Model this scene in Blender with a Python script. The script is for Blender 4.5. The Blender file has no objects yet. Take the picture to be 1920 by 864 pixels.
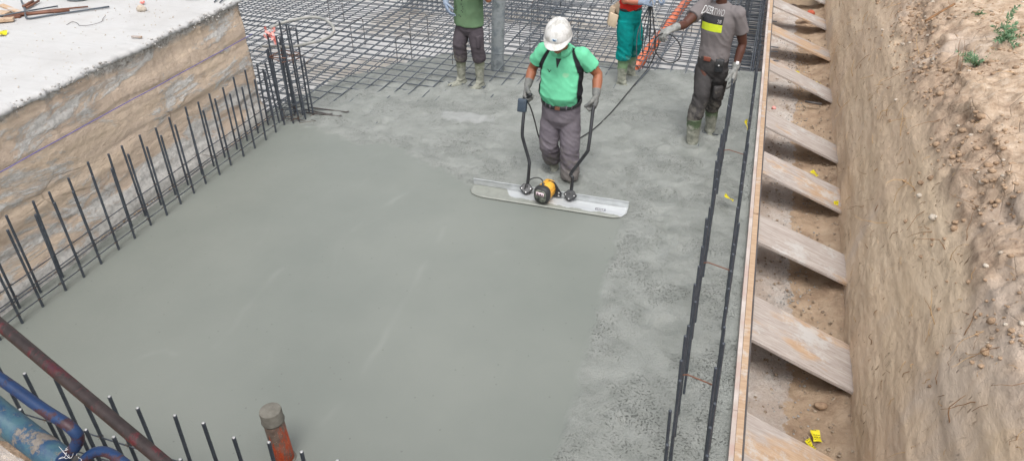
import bpy, bmesh, math, random
from mathutils import Vector, Matrix, noise, Quaternion
from mathutils.bvhtree import BVHTree
V = Vector
random.seed(7)
sc = bpy.context.scene
COL = sc.collection
PI = math.pi
ORG = {}

# ------------------------------------------------------------------ helpers
class MB:
    """collects shapes, links them as ONE mesh object"""
    def __init__(s): s.v = []; s.f = []; s.sm = True
    def add(s, vs, fs):
        n = len(s.v); s.v += [tuple(p) for p in vs]; s.f += [tuple(i + n for i in q) for q in fs]; return s
    def grid(s, rows):
        n = len(rows[0]); vs = [p for r in rows for p in r]; fs = []
        for i in range(len(rows) - 1):
            for j in range(n - 1):
                a = i * n + j; fs.append((a, a + 1, a + n + 1, a + n))
        return s.add(vs, fs)
    def tube(s, pts, r, n=8, caps=True, up=None, flat=1.0):
        pts = [V(p) for p in pts]
        if not isinstance(r, (list, tuple)): r = [r] * len(pts)
        vs = []; fs = []; prev = None
        for i, p in enumerate(pts):
            a = pts[max(i - 1, 0)]; b = pts[min(i + 1, len(pts) - 1)]
            t = (b - a)
            t = t.normalized() if t.length > 1e-9 else V((0, 0, 1))
            if prev is None:
                u = V(up) if up else (V((0, 0, 1)) if abs(t.z) < .9 else V((1, 0, 0)))
            else: u = prev
            u = (u - t * u.dot(t))
            u = u.normalized() if u.length > 1e-6 else t.orthogonal().normalized()
            prev = u; w = t.cross(u)
            for k in range(n):
                c = 2 * PI * k / n
                vs.append(p + (u * math.cos(c) * flat + w * math.sin(c)) * r[i])
        for i in range(len(pts) - 1):
            for k in range(n):
                a = i * n + k; b = i * n + (k + 1) % n
                fs.append((a, b, b + n, a + n))
        if caps:
            fs.append(tuple(reversed(range(n)))); m = (len(pts) - 1) * n; fs.append(tuple(range(m, m + n)))
        return s.add(vs, fs)
    def box(s, c, d, M=None):
        vs = [V((x * d[0] / 2, y * d[1] / 2, z * d[2] / 2)) for x in (-1, 1) for y in (-1, 1) for z in (-1, 1)]
        if M is not None: vs = [M @ p for p in vs]
        vs = [p + V(c) for p in vs]
        return s.add(vs, [(0, 1, 3, 2), (4, 6, 7, 5), (0, 4, 5, 1), (2, 3, 7, 6), (0, 2, 6, 4), (1, 5, 7, 3)])
    def ell(s, c, r, n=14, m=10, M=None):
        vs = []; fs = []
        for i in range(m + 1):
            a = PI * i / m
            for k in range(n):
                b = 2 * PI * k / n
                p = V((math.sin(a) * math.cos(b) * r[0], math.sin(a) * math.sin(b) * r[1], math.cos(a) * r[2]))
                if M is not None: p = M @ p
                vs.append(p + V(c))
        for i in range(m):
            for k in range(n):
                a = i * n + k; b = i * n + (k + 1) % n
                fs.append((a, a + n, b + n, b))
        return s.add(vs, fs)
    def loft(s, secs, n=24):
        """secs: (cx,cy,cz,rx,ry) stacked along z, closed at both ends"""
        vs = []; fs = []
        for (cx, cy, cz, rx, ry) in secs:
            for k in range(n):
                a = 2 * PI * k / n
                ca, sa = math.cos(a), math.sin(a); e = .85
                vs.append((cx + rx * math.copysign(abs(ca) ** e, ca), cy + ry * math.copysign(abs(sa) ** e, sa), cz))
        for i in range(len(secs) - 1):
            for k in range(n):
                a = i * n + k; b = i * n + (k + 1) % n
                fs.append((a, b, b + n, a + n))
        fs.append(tuple(reversed(range(n)))); m = (len(secs) - 1) * n; fs.append(tuple(range(m, m + n)))
        return s.add(vs, fs)
    def prism(s, poly, z0, z1, M=None):
        n = len(poly); vs = [V((x, y, z0)) for x, y in poly] + [V((x, y, z1)) for x, y in poly]
        if M is not None: vs = [M @ p for p in vs]
        fs = [tuple(reversed(range(n))), tuple(range(n, 2 * n))] + [(i, (i + 1) % n, (i + 1) % n + n, i + n) for i in range(n)]
        return s.add(vs, fs)
    def mesh(s, name, smooth=True):
        me = bpy.data.meshes.new(name); me.from_pydata(s.v, [], s.f); me.update()
        if smooth: me.shade_smooth()
        return me
    def build(s, name, mat, parent=None, smooth=True, sharp=None, bevel=0):
        me = s.mesh(name, smooth)
        return link(name, me, mat, parent, sharp, bevel)

def link(name, me, mat, parent=None, sharp=None, bevel=0):
    o = bpy.data.objects.new(name, me); COL.objects.link(o)
    if mat is not None: me.materials.append(mat)
    if parent is not None:
        o.parent = parent
        org = ORG.get(parent.name, parent.location.copy()); ORG[o.name] = org
        for v in me.vertices: v.co -= org
    if sharp is not None: me.set_sharp_from_angle(angle=math.radians(sharp))
    if bevel:
        m = o.modifiers.new('bevel', 'BEVEL'); m.width = bevel; m.segments = 2; m.limit_method = 'ANGLE'
    return o

def tag(o, label=None, cat=None, group=None, kind=None):
    if label: o['label'] = label
    if cat: o['category'] = cat
    if group: o['group'] = group
    if kind: o['kind'] = kind
    return o
def thing(name, loc, label, cat, group=None):
    o = bpy.data.objects.new(name, None); COL.objects.link(o); o.location = loc; o.empty_display_size = .1
    return tag(o, label, cat, group)
def struct(o): o['kind'] = 'structure'; return o

def blob(mb, vox, it=3):
    """merge overlapping closed shapes into one continuous skin"""
    me = mb.mesh('tmp'); o = bpy.data.objects.new('tmp', me); COL.objects.link(o)
    m = o.modifiers.new('r', 'REMESH'); m.mode = 'VOXEL'; m.voxel_size = vox
    if it:
        q = o.modifiers.new('s', 'SMOOTH'); q.factor = .6; q.iterations = it
    dg = bpy.context.evaluated_depsgraph_get(); dg.update()
    r = bpy.data.meshes.new_from_object(o.evaluated_get(dg))
    bpy.data.objects.remove(o); bpy.data.meshes.remove(me); r.shade_smooth()
    return r
def fbm(p, o=4): return noise.fractal(p, 1.0, 2.0, o)
def wrinkle(me, amp, fn):
    me.update(); ns = [v.normal.copy() for v in me.vertices]
    for v, n in zip(me.vertices, ns): v.co += n * fn(v.co) * amp
    me.update()
def vcol(me, fn, name='Col'):
    a = me.color_attributes.new(name, 'FLOAT_COLOR', 'POINT')
    me.update()
    for i, v in enumerate(me.vertices):
        c = fn(v.co, v.normal); a.data[i].color = (c[0], c[1], c[2], 1)

def smooth(a, b, x):
    t = max(0, min(1, (x - a) / (b - a))); return t * t * (3 - 2 * t)
def lerp(a, b, t): return a + (b - a) * t
def interp(tab, x):
    if x <= tab[0][0]: return tab[0][1]
    for (a, fa), (b, fb) in zip(tab, tab[1:]):
        if x <= b: return fa + (fb - fa) * (x - a) / (b - a)
    return tab[-1][1]
def curve(pts, n=8):
    """Catmull-Rom"""
    P = [V(p) for p in pts]; P = [P[0] * 2 - P[1]] + P + [P[-1] * 2 - P[-2]]; out = []
    for i in range(1, len(P) - 2):
        for k in range(n):
            t = k / n; a, b, c, d = P[i - 1:i + 3]
            out.append(.5 * ((2 * b) + (c - a) * t + (2 * a - 5 * b + 4 * c - d) * t * t + (3 * b - a - 3 * c + d) * t ** 3))
    return out + [P[-2]]

# ------------------------------------------------------------------ materials
class NT:
    def __init__(s, name):
        s.m = bpy.data.materials.new(name); s.m.use_nodes = True; s.t = s.m.node_tree; s.n = s.t.nodes
        s.b = s.n['Principled BSDF']; s.tc = s.n.new('ShaderNodeTexCoord')
    def L(s, a, b): s.t.links.new(a, b)
    def val(s, sock, v):
        if hasattr(v, 'is_linked') or isinstance(v, bpy.types.NodeSocket): s.L(v, sock)
        else: sock.default_value = v
    def mapv(s, scale=(1, 1, 1), rot=(0, 0, 0), src=None):
        m = s.n.new('ShaderNodeMapping'); m.inputs['Scale'].default_value = scale; m.inputs['Rotation'].default_value = rot
        s.L(src or s.tc.outputs['Object'], m.inputs[0]); return m.outputs[0]
    def noise(s, scale, detail=5, rough=.55, vec=None, dist=0):
        n = s.n.new('ShaderNodeTexNoise'); n.inputs['Scale'].default_value = scale; n.inputs['Detail'].default_value = detail
        n.inputs['Roughness'].default_value = rough; n.inputs['Distortion'].default_value = dist
        s.L(vec or s.tc.outputs['Object'], n.inputs['Vector']); return n.outputs['Fac']
    def voro(s, scale, vec=None, feat='F1', out='Distance', rnd=1):
        n = s.n.new('ShaderNodeTexVoronoi'); n.feature = feat; n.inputs['Scale'].default_value = scale
        n.inputs['Randomness'].default_value = rnd
        s.L(vec or s.tc.outputs['Object'], n.inputs['Vector']); return n.outputs[out]
    def ramp(s, fac, stops, mode='LINEAR'):
        r = s.n.new('ShaderNodeValToRGB'); e = r.color_ramp.elements; r.color_ramp.interpolation = mode
        while len(e) < len(stops): e.new(.5)
        for k, (p, c) in enumerate(stops):
            e[k].position = p
            if not isinstance(c, (tuple, list)): c = (c, c, c)
            e[k].color = (*c[:3], 1)
        s.L(fac, r.inputs[0]); return r.outputs[0]
    def mix(s, f, a, b, mode='MIX'):
        m = s.n.new('ShaderNodeMix'); m.data_type = 'RGBA'; m.blend_type = mode
        s.val(m.inputs[0], f)
        for sk, v in ((m.inputs[6], a), (m.inputs[7], b)):
            if isinstance(v, tuple) and len(v) == 3: v = (*v, 1)
            s.val(sk, v)
        return m.outputs[2]
    def math(s, op, a, b=0.0, clamp=False):
        m = s.n.new('ShaderNodeMath'); m.operation = op; m.use_clamp = clamp; s.val(m.inputs[0], a); s.val(m.inputs[1], b); return m.outputs[0]
    def attr(s, name, out='Fac'):
        a = s.n.new('ShaderNodeAttribute'); a.attribute_name = name; return a.outputs[out]
    def sep(s, axis, src=None):
        x = s.n.new('ShaderNodeSeparateXYZ'); s.L(src or s.tc.outputs['Object'], x.inputs[0]); return x.outputs[axis]
    def bump(s, h, strength=.5, dist=.01, chain=None):
        b = s.n.new('ShaderNodeBump'); b.inputs['Strength'].default_value = strength; b.inputs['Distance'].default_value = dist
        s.L(h, b.inputs['Height'])
        if chain: s.L(chain, b.inputs['Normal'])
        return b.outputs[0]
    def out(s, col=None, rough=.6, nrm=None, metal=0, spec=None):
        if col is not None:
            if isinstance(col, tuple) and len(col) == 3: col = (*col, 1)
            s.val(s.b.inputs['Base Color'], col)
        s.val(s.b.inputs['Roughness'], rough); s.val(s.b.inputs['Metallic'], metal)
        if nrm: s.L(nrm, s.b.inputs['Normal'])
        if spec is not None: s.b.inputs['Specular IOR Level'].default_value = spec
        return s.m

def simple(name, c1, c2=None, scale=8, rough=.6, metal=0, bump=0, bscale=60, bd=.004, lo=.35, hi=.65, spec=None, c3=None):
    t = NT(name); c2 = c2 or tuple(x * .8 for x in c1)
    st = [(lo, c1), (hi, c2)] if c3 is None else [(lo, c1), ((lo + hi) / 2, c2), (hi, c3)]
    col = t.ramp(t.noise(scale, 6, .6), st)
    nr = t.bump(t.noise(bscale, 5, .6), bump, bd) if bump else None
    return t.out(col, rough, nr, metal, spec)
def S(r, g, b):
    f = lambda c: (c / 255 / 12.92) if c / 255 <= .04045 else ((c / 255 + .055) / 1.055) ** 2.4
    return (f(r), f(g), f(b))

def m_concrete():
    t = NT('wet_concrete'); R = t.attr('rough')
    big = t.noise(.7, 4, .5); mid = t.noise(4, 5, .6); fine = t.noise(90, 4, .7)
    vs = t.mapv((1, .35, 1), (0, 0, .2)); streak = t.noise(3.2, 6, .62, vs, 1.2)
    sm = t.mix(t.ramp(big, [(.35, 0.), (.65, 1.)]), (.168, .183, .165), (.198, .211, .190))
    sm = t.mix(t.ramp(streak, [(.58, 0.), (.78, .10)]), sm, (.245, .26, .238))
    sm = t.mix(t.ramp(t.voro(9, t.mapv((1, 1, .1))), [(.05, .6), (.075, 0.)]), sm, (.12, .125, .115))
    sm = t.mix(t.math('MULTIPLY', t.attr('seam'), .24, True), sm, (.30, .315, .29))
    ro = t.mix(t.ramp(mid, [(.35, 0.), (.65, 1.)]), (.212, .225, .207), (.285, .297, .277))
    pit = t.noise(75, 4, .62)
    dens = t.noise(1.9, 6, .66)
    pm = t.math('MULTIPLY', t.ramp(pit, [(.555, 0.), (.63, 1.)]), t.ramp(dens, [(.47, .12), (.57, 1.)]))
    ro = t.mix(t.math('MULTIPLY', pm, .8), ro, (.07, .075, .067))  # pits darkened in colour: shade of the holes painted in, together with wetness
    ro = t.mix(t.math('MULTIPLY', t.ramp(t.noise(1.7, 6, .65), [(.5, 0.), (.68, 1.)]), .28), ro, (.29, .305, .29))
    pale = t.attr('pale')
    ro = t.mix(pale, ro, (.33, .34, .33)); col = t.mix(R, sm, ro)
    rg = t.math('ADD', t.math('MULTIPLY', R, .16), t.ramp(mid, [(.3, .40), (.7, .52)]))
    h = t.math('SUBTRACT', t.noise(60, 6, .7), t.math('MULTIPLY', pm, .6))
    h = t.math('MULTIPLY', h, t.math('ADD', R, .05))


    n1 = t.bump(h, .9, .016); n2 = t.bump(t.noise(5, 3, .5), .12, .012, n1)
    return t.out(col, rg, n2, 0, .4)
def m_leftwall():
    t = NT('cut_soil_with_cement'); z = t.sep(2); 
    st = t.mapv((1, .25, 1.6)); n1 = t.noise(2.2, 8, .66, st); n2 = t.noise(14, 8, .7)
    base = t.ramp(n1, [(.3, S(196, 176, 158)), (.45, S(208, 188, 169)), (.58, S(216, 195, 172)), (.7, S(203, 186, 170))])
    base = t.mix(t.ramp(n2, [(.35, .35), (.5, 0.)]), base, S(176, 152, 132))
    base = t.mix(t.ramp(t.noise(40, 4, .7), [(.52, 0.), (.75, .5)]), base, S(222, 202, 178))
    pt = t.noise(2.6, 10, .74, t.mapv((1, .45, 1.3)), .7)
    low = t.ramp(t.math('ADD', z, t.math('MULTIPLY', t.noise(1.5, 3), .5)), [(.30, .15), (.8, 0.)])
    pf = t.ramp(t.math('ADD', pt, low), [(.525, 0.), (.58, .85)])
    cem = t.ramp(t.noise(25, 6, .75), [(.3, S(165, 165, 163)), (.5, S(206, 205, 202)), (.75, S(230, 229, 225))])
    col = t.mix(pf, base, cem)
    # crumbly slab edge
    top = t.ramp(t.math('ADD', z, t.math('MULTIPLY', t.noise(3, 6, .7), .16)), [(1., 0.), (1., 1.)])
    e = t.n.new('ShaderNodeMapRange'); t.L(t.math('ADD', z, t.math('MULTIPLY', t.noise(2.6, 7, .7), .34)), e.inputs[0])
    e.inputs[1].default_value = 1.46; e.inputs[2].default_value = 1.52
    crumb = t.ramp(t.noise(30, 8, .8), [(.36, S(95, 88, 80)), (.48, S(165, 160, 154)), (.65, S(200, 198, 193))])
    col = t.mix(e.outputs[0], col, crumb)
    cr = t.voro(3.1, t.mapv((1, .5, 1.4)), 'DISTANCE_TO_EDGE')
    crk = t.math('MULTIPLY', t.ramp(cr, [(.004, 1.), (.02, 0.)]), t.ramp(t.noise(2, 3), [(.52, 0.), (.62, .4)]))
    col = t.mix(crk, col, S(110, 92, 78))
    h = t.math('ADD', t.noise(34, 9, .78, t.mapv((1, .7, 1))), t.math('MULTIPLY', pf, .3))
    h = t.math('SUBTRACT', h, t.math('MULTIPLY', crk, .4))
    return t.out(col, .93, t.bump(h, .9, .022), 0, .2)
def m_bank():
    t = NT('bank_soil'); x = t.sep(0); z = t.sep(2)
    st = t.mapv((1.3, .4, .9)); n1 = t.noise(2.2, 8, .66, st, .5); n2 = t.noise(11, 8, .7); n3 = t.noise(1.1, 4, .5)
    face = t.ramp(n1, [(.3, S(204, 180, 152)), (.45, S(216, 193, 165)), (.6, S(224, 202, 175)), (.75, S(210, 187, 160))])
    face = t.mix(t.ramp(n3, [(.42, 0.), (.62, .6)]), face, S(206, 182, 158))
    rough = t.ramp(n2, [(.3, S(128, 108, 91)), (.45, S(162, 141, 122)), (.6, S(182, 160, 139)), (.75, S(200, 181, 159))])
    topc = t.ramp(n2, [(.32, S(150, 128, 106)), (.5, S(182, 160, 138)), (.7, S(206, 190, 172))])
    zz = t.math('ADD', z, t.math('MULTIPLY', t.noise(1.7, 6, .65), .5))
    def mr(a, b):
        e = t.n.new('ShaderNodeMapRange'); t.L(zz, e.inputs[0]); e.inputs[1].default_value = a; e.inputs[2].default_value = b; return e.outputs[0]
    col = t.mix(mr(1.22, 1.42), face, rough); col = t.mix(mr(1.62, 1.78), col, topc)
    sp = t.ramp(t.noise(26, 5, .7, t.mapv((1, 1.2, .5)), .8), [(.60, 0.), (.67, .8)])
    sp = t.math('MULTIPLY', sp, t.ramp(t.noise(3, 4), [(.42, 0.), (.58, 1.)]))
    col = t.mix(sp, col, S(120, 90, 62))
    gr = t.math('MULTIPLY', t.ramp(t.noise(.9, 5, .6, t.mapv((1, 1, .5))), [(.56, 0.), (.64, .5)]), 1.)
    col = t.mix(gr, col, S(204, 190, 177))
    h = t.math('SUBTRACT', t.noise(16, 9, .72, t.mapv((1, .5, 1))), t.math('MULTIPLY', sp, .3))
    crk = t.ramp(t.voro(4.5, None, 'DISTANCE_TO_EDGE'), [(.003, 0.), (.03, 1.)])
    h2 = t.math('MULTIPLY', t.mix(mr(1.4, 1.6), (1, 1, 1), crk), .25)
    return t.out(col, .95, t.bump(t.math('ADD', h, h2), .9, .026), 0, .15)
def m_trench():
    t = NT('trench_floor_soil'); x = t.sep(0)
    xx = t.math('ADD', x, t.math('MULTIPLY', t.noise(3.2, 9, .72), .42))
    e = t.n.new('ShaderNodeMapRange'); t.L(xx, e.inputs[0]); e.inputs[1].default_value = .955; e.inputs[2].default_value = .975
    n = t.noise(20, 8, .75)
    g = t.ramp(t.noise(55, 8, .8), [(.3, S(150, 140, 132)), (.45, S(196, 187, 180)), (.6, S(216, 210, 204)), (.8, S(230, 226, 222))])
    g = t.mix(t.ramp(t.noise(3.5, 6, .6), [(.42, .65), (.58, 0.)]), g, S(182, 163, 148))
    s = t.ramp(t.noise(4, 8, .68), [(.3, S(152, 128, 107)), (.5, S(184, 160, 136)), (.7, S(202, 180, 156))])
    s = t.mix(t.ramp(n, [(.55, 0.), (.7, .5)]), s, S(205, 180, 150))
    return t.out(t.mix(e.outputs[0], g, s), .95, t.bump(t.noise(30, 8, .8), 1., .03), 0, .15)
def m_white(name, k=1.0, warm=0.):
    t = NT(name)
    n = t.noise(1.6, 6, .6); c = t.ramp(n, [(.3, (.42 * k, .41 * k, .40 * k)), (.55, (.47 * k, .467 * k, .462 * k)), (.8, (.44 * k, .42 * k, .40 * k))])
    if warm: c = t.mix(t.ramp(t.noise(.7, 5, .6), [(.5, 0.), (.62, warm)]), c, (.33, .28, .215))
    st = t.ramp(t.noise(5, 7, .7, t.mapv((.35, 2.4, 1), (0, 0, .3))), [(.52, 0.), (.7, .35)])
    c = t.mix(st, c, (.34 * k, .335 * k, .33 * k))
    c = t.mix(t.ramp(t.voro(7), [(.02, .6), (.05, 0.)]), c, (.25, .22, .19))
    return t.out(c, .85, t.bump(t.noise(24, 6, .7, t.mapv((.5, 2, 1), (0, 0, .3))), .35, .01), 0, .3)
def m_plank(name, warm):
    t = NT(name); oi = t.n.new('ShaderNodeObjectInfo'); rnd = oi.outputs['Random']
    va = t.n.new('ShaderNodeVectorMath'); va.operation = 'ADD'; t.L(t.tc.outputs['Object'], va.inputs[0])
    cx = t.n.new('ShaderNodeCombineXYZ'); 
    for k in range(3): t.L(t.math('MULTIPLY', rnd, 37. + k * 11), cx.inputs[k])
    t.L(cx.outputs[0], va.inputs[1]); v = va.outputs[0]
    g = t.noise(9, 8, .7, t.mapv((.55, 5, 5), src=v), .3); b = t.noise(2.2, 5, .6, t.mapv((.8, 1.6, 1), src=v))
    grey = t.ramp(g, [(.3, S(146, 136, 129)), (.5, S(168, 158, 151)), (.7, S(186, 178, 172))])
    tan = t.ramp(g, [(.3, S(160, 130, 104)), (.5, S(178, 150, 122)), (.7, S(190, 164, 138))])
    c = t.mix(t.ramp(b, [(.56 - warm, 0.), (.66 - warm, .9)]), grey, tan)
    c = t.mix(t.ramp(t.noise(14, 6, .8, t.mapv((.35, 4, 4), src=v)), [(.3, .75), (.4, 0.)]), c, S(96, 80, 68))
    c = t.mix(t.ramp(t.noise(3, 7, .75, v), [(.53, 0.), (.62, .7)]), c, S(188, 186, 183))
    return t.out(c, .82, t.bump(g, .35, .004), 0, .25)
def m_rebar(name, c1, c2, c3):
    t = NT(name)
    c = t.ramp(t.noise(9, 6, .7), [(.35, c1), (.55, c2), (.72, c3)])
    c = t.mix(t.ramp(t.noise(28, 5, .8), [(.66, 0.), (.72, .8)]), c, S(150, 150, 145))
    return t.out(c, .5, t.bump(t.noise(120, 3), .3, .002), .12, .5)
def m_paint(name, a, b, c, rust, lo=.46, sc_=9):
    t = NT(name); n = t.noise(sc_, 7, .7)
    col = t.ramp(n, [(.3, a), (.42, b), (.6, c)])
    r = t.ramp(t.noise(sc_ * .9, 8, .72, t.mapv((1.3, 1, 1))), [(lo, 0.), (lo + .05, 1.)])
    col = t.mix(r, col, t.ramp(t.noise(30, 6, .7), [(.4, rust), (.6, tuple(x * 1.8 for x in rust))]))
    return t.out(col, .5, t.bump(t.math('SUBTRACT', t.noise(60, 5, .7), r), .4, .003), 0, .4)
def m_cloth(name, vc=False, c1=None, c2=None, dirt=None, dz=None, scale=5, bump=.35):
    """cloth with weave bump; dirt = splashed cement below height dz"""
    t = NT(name)
    base = t.attr('Col', 'Color') if vc else t.ramp(t.noise(scale, 6, .6), [(.35, c1), (.65, c2 or c1)])
    base = t.mix(t.ramp(t.noise(7, 5, .6), [(.35, .16), (.6, 0.)]), base, (.02, .02, .02))
    if dirt:
        g = t.n.new('ShaderNodeNewGeometry'); z = t.sep(2, g.outputs['Position'])
        f = t.math('SUBTRACT', t.noise(9, 7, .75), t.math('MULTIPLY', t.math('SUBTRACT', z, dz), .55))
        base = t.mix(t.ramp(f, [(.48, 0.), (.62, .85)]), base, dirt)
    return t.out(base, .9, t.bump(t.noise(90, 4, .7), bump, .004), 0, .15)

M = {}
M['conc'] = m_concrete(); M['lwall'] = m_leftwall(); M['bank'] = m_bank(); M['trench'] = m_trench()
M['slab'] = m_white('pale_concrete_slab', 1.0); M['blind'] = m_white('blinding_concrete', 1.15, .6)
M['plankA'] = m_plank('weathered_formwork_board', 0.0); M['plankB'] = m_plank('tan_formwork_board', .1)
M['batten'] = m_plank('pine_batten', .3)
M['whitewood'] = simple('white_washed_board', S(196, 186, 180), S(180, 168, 160), 4, .8, bump=.4, bscale=50, c3=S(176, 152, 142))
M['rebar'] = m_rebar('rebar_steel', S(66, 72, 80), S(88, 95, 102), S(118, 120, 120))
M['rebarR'] = m_rebar('rusted_rebar_steel', S(96, 62, 46), S(120, 80, 62), S(84, 66, 58))
M['rebarD'] = m_rebar('dark_rebar_steel', S(54, 58, 66), S(74, 80, 88), S(104, 106, 108))
M['rebarW'] = m_rebar('brown_dark_rebar_steel', S(80, 70, 66), S(84, 82, 82), S(108, 98, 92))
M['wire'] = simple('rusty_tie_wire', S(110, 84, 62), S(66, 52, 46), 20, .7, metal=.3)
M['steelcut'] = simple('cut_steel_end', S(205, 205, 205), S(170, 170, 168), 50, .4, metal=.4)
M['orange'] = simple('orange_plastic_pipe', S(190, 92, 56), S(206, 112, 76), 5, .42, bump=.1)
M['black'] = simple('black_metal', (.012, .013, .016), (.03, .032, .036), 14, .42, bump=.15)
M['rubber'] = simple('black_rubber', (.018, .019, .02), (.04, .04, .04), 10, .6)
M['yellow'] = simple('yellow_plastic', S(236, 176, 60), S(214, 160, 70), 8, .4)
M['box'] = simple('dark_blue_grey_plastic', S(48, 60, 72), S(66, 78, 90), 12, .5)
M['tag'] = simple('yellow_label_paper', S(226, 214, 30), S(206, 190, 26), 20, .7)
M['tagink'] = simple('label_ink', S(90, 84, 20), S(60, 56, 20), 30, .8)
M['white'] = simple('white_helmet_plastic', (.66, .66, .65), (.60, .59, .57), 14, .35, lo=.35, hi=.62, c3=(.42, .41, .38))
M['greyhose'] = simple('grey_hose', S(128, 130, 128), S(160, 158, 152), 12, .75, bump=.4, bscale=40)
M['pump'] = simple('pump_hose_rubber', S(112, 120, 126), S(140, 146, 148), 6, .7, bump=.5, bscale=20, c3=S(98, 106, 110))
M['ribbon'] = simple('red_white_ribbon', S(214, 90, 82), S(235, 190, 182), 40, .7)
M['stone'] = simple('pale_stone', S(196, 186, 172), S(160, 146, 130), 12, .9, bump=.7, bscale=30, bd=.01)
M['crumb'] = simple('grey_crumb', S(186, 184, 180), S(130, 124, 118), 25, .95, bump=.9, bscale=60, bd=.01)
M['nearsoil'] = simple('near_bank_soil', S(150, 124, 100), S(122, 98, 78), 7, .95, bump=1., bscale=22, bd=.03, c3=S(168, 144, 120))
M['soil'] = simple('clod_soil', S(176, 150, 124), S(140, 116, 94), 14, .95, bump=.9, bscale=30, bd=.02)
M['root'] = simple('dry_root', S(200, 168, 124), S(168, 132, 92), 20, .9)
M['straw'] = simple('dark_root', S(140, 104, 70), S(110, 82, 56), 20, .9)
M['leaf'] = simple('thistle_leaf', S(84, 118, 84), S(112, 142, 108), 20, .7)
M['stem'] = simple('plant_stem', S(150, 150, 110), S(120, 130, 90), 20, .8)
M['ground'] = simple('far_earth', S(150, 130, 108), S(176, 152, 126), .5, .95, bump=.5, bscale=3, bd=.1)
M['string'] = simple('blue_string', S(92, 88, 160), S(110, 104, 170), 20, .8)
M['gravel'] = simple('base_gravel', S(196, 180, 160), S(120, 100, 82), 45, .95, bump=1., bscale=60, bd=.02)

def ribbed(L, r=.009, step=.014, n=7, endcap=True):
    """ribbed bar along +z from 0"""
    pts = []; rs = []; z = 0; k = 0
    while z < L:
        pts.append((0, 0, z)); rs.append(r * (1.13 if k % 2 else .96)); z += step / 2; k += 1
    pts.append((0, 0, L)); rs.append(r)
    return MB().tube(pts, rs, n)

def place(o, loc, rot=None):
    o.location = loc
    if rot is not None: o.rotation_euler = rot
    return o
def cp(o, parent):
    c = o.copy(); COL.objects.link(c); c.parent = parent; return c

# ------------------------------------------------------------------ camera, light
H = 3.8
cam = bpy.data.cameras.new('camera'); co = bpy.data.objects.new('camera', cam); COL.objects.link(co); sc.camera = co
co.location = (0, 0, H); co.rotation_euler = (math.radians(90 - 33.9), 0, math.radians(18.2))
cam.sensor_width = 36; cam.lens = 36 * 1388 / 1920; cam.clip_end = 2000; cam.clip_start = .05
w = bpy.data.worlds.new('World'); sc.world = w; w.use_nodes = True; wt = w.node_tree
bg = wt.nodes['Background']; sky = wt.nodes.new('ShaderNodeTexSky'); sky.sky_type = 'NISHITA'; sky.sun_disc = False
sky.sun_elevation = math.radians(60); sky.sun_rotation = math.radians(155); sky.air_density = 1; sky.dust_density = 4
hs = wt.nodes.new('ShaderNodeHueSaturation'); hs.inputs['Saturation'].default_value = .22
wt.links.new(sky.outputs[0], hs.inputs['Color']); wt.links.new(hs.outputs[0], bg.inputs[0]); bg.inputs[1].default_value = .15
sun = bpy.data.lights.new('sun', 'SUN'); sun.energy = 1.0; sun.angle = math.radians(25); sun.color = (1, .97, .93)
so = bpy.data.objects.new('sun', sun); COL.objects.link(so)
so.rotation_euler = (math.radians(26), 0, math.radians(8))
sc.view_settings.view_transform = 'Standard'; sc.view_settings.look = 'None'; sc.view_settings.exposure = .70

# ------------------------------------------------------------------ ground sheets
FX = lambda y: .378 - .0139 * y            # inner face of the formwork
def flat(name, x0, x1, y0, y1, z, mat, kind='structure'):
    m = MB().add([(x0, y0, z), (x1, y0, z), (x1, y1, z), (x0, y1, z)], [(0, 1, 2, 3)])
    return tag(m.build(name, mat), kind=kind)
flat('ground', -600, 600, -600, 600, -1.2, M['ground'])
def sheet(name, xs, ys, zf, mat):
    rows = [[(x, y, zf(x, y)) for x in xs] for y in ys]
    return struct(MB().grid(rows).build(name, mat))
def rng(a, b, st):
    n = max(1, int(round((b - a) / st))); return [a + (b - a) * i / n for i in range(n + 1)]
sheet('blinding_layer', rng(-14, .33, .12), rng(6, 19, .12), lambda x, y: -.5 + .012 * fbm((x * 1.5, y * 1.5, 0)), M['blind'])
sheet('pit_floor', rng(.31, 1.5, .02), rng(1, 15, .03),
      lambda x, y: -.47 + .035 * fbm((x * 3, y * 3, 4)) + .015 * fbm((x * 14, y * 14, 4)) + .10 * smooth(.95, 1.35, x) - .05 * smooth(.5, .9, x) * 0, M['trench'])

# wet concrete: trowelled where the screed has passed, coarse elsewhere
YE = lambda x: 7.15 + (x + 4.6) * .66
YF = lambda x: interp([(-6.6, 8.1), (-5.9, 8.6), (-5.3, 9.9), (-4.5, 10.9), (-3.0, 11.2), (-2.0, 10.8), (-1.4, 10.35), (-.7, 10.3), (.4, 10.3)], x)
def roughness(x, y):
    n = .12 * fbm((x * 1.6, y * 1.6, 1)) + .05 * fbm((x * 9, y * 9, 2))
    yb = interp([(-4.75, 6.72), (-4.2, 6.6), (-3.2, 6.4), (-2.4, 5.98), (-.95, 5.9)], x)
    a = smooth(-.07, .10, y + n * 1.5 - yb)
    xb = interp([(3, -.70), (4.6, -.76), (5.9, -.86)], y)
    b = smooth(-.035, .045, x + n * .5 - xb)
    e = smooth(4.99, 5.06, -x + .35 * n) * .35
    return max(a, b, e)
rd = random.Random(5)
DENTS = [(rd.uniform(-4.3, .1), rd.uniform(6.3, 8.6), rd.uniform(.06, .12)) for _ in range(46)] + [(rd.uniform(-.6, -.15), rd.uniform(3.4, 6.6), rd.uniform(.05, .10)) for _ in range(16)]
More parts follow.
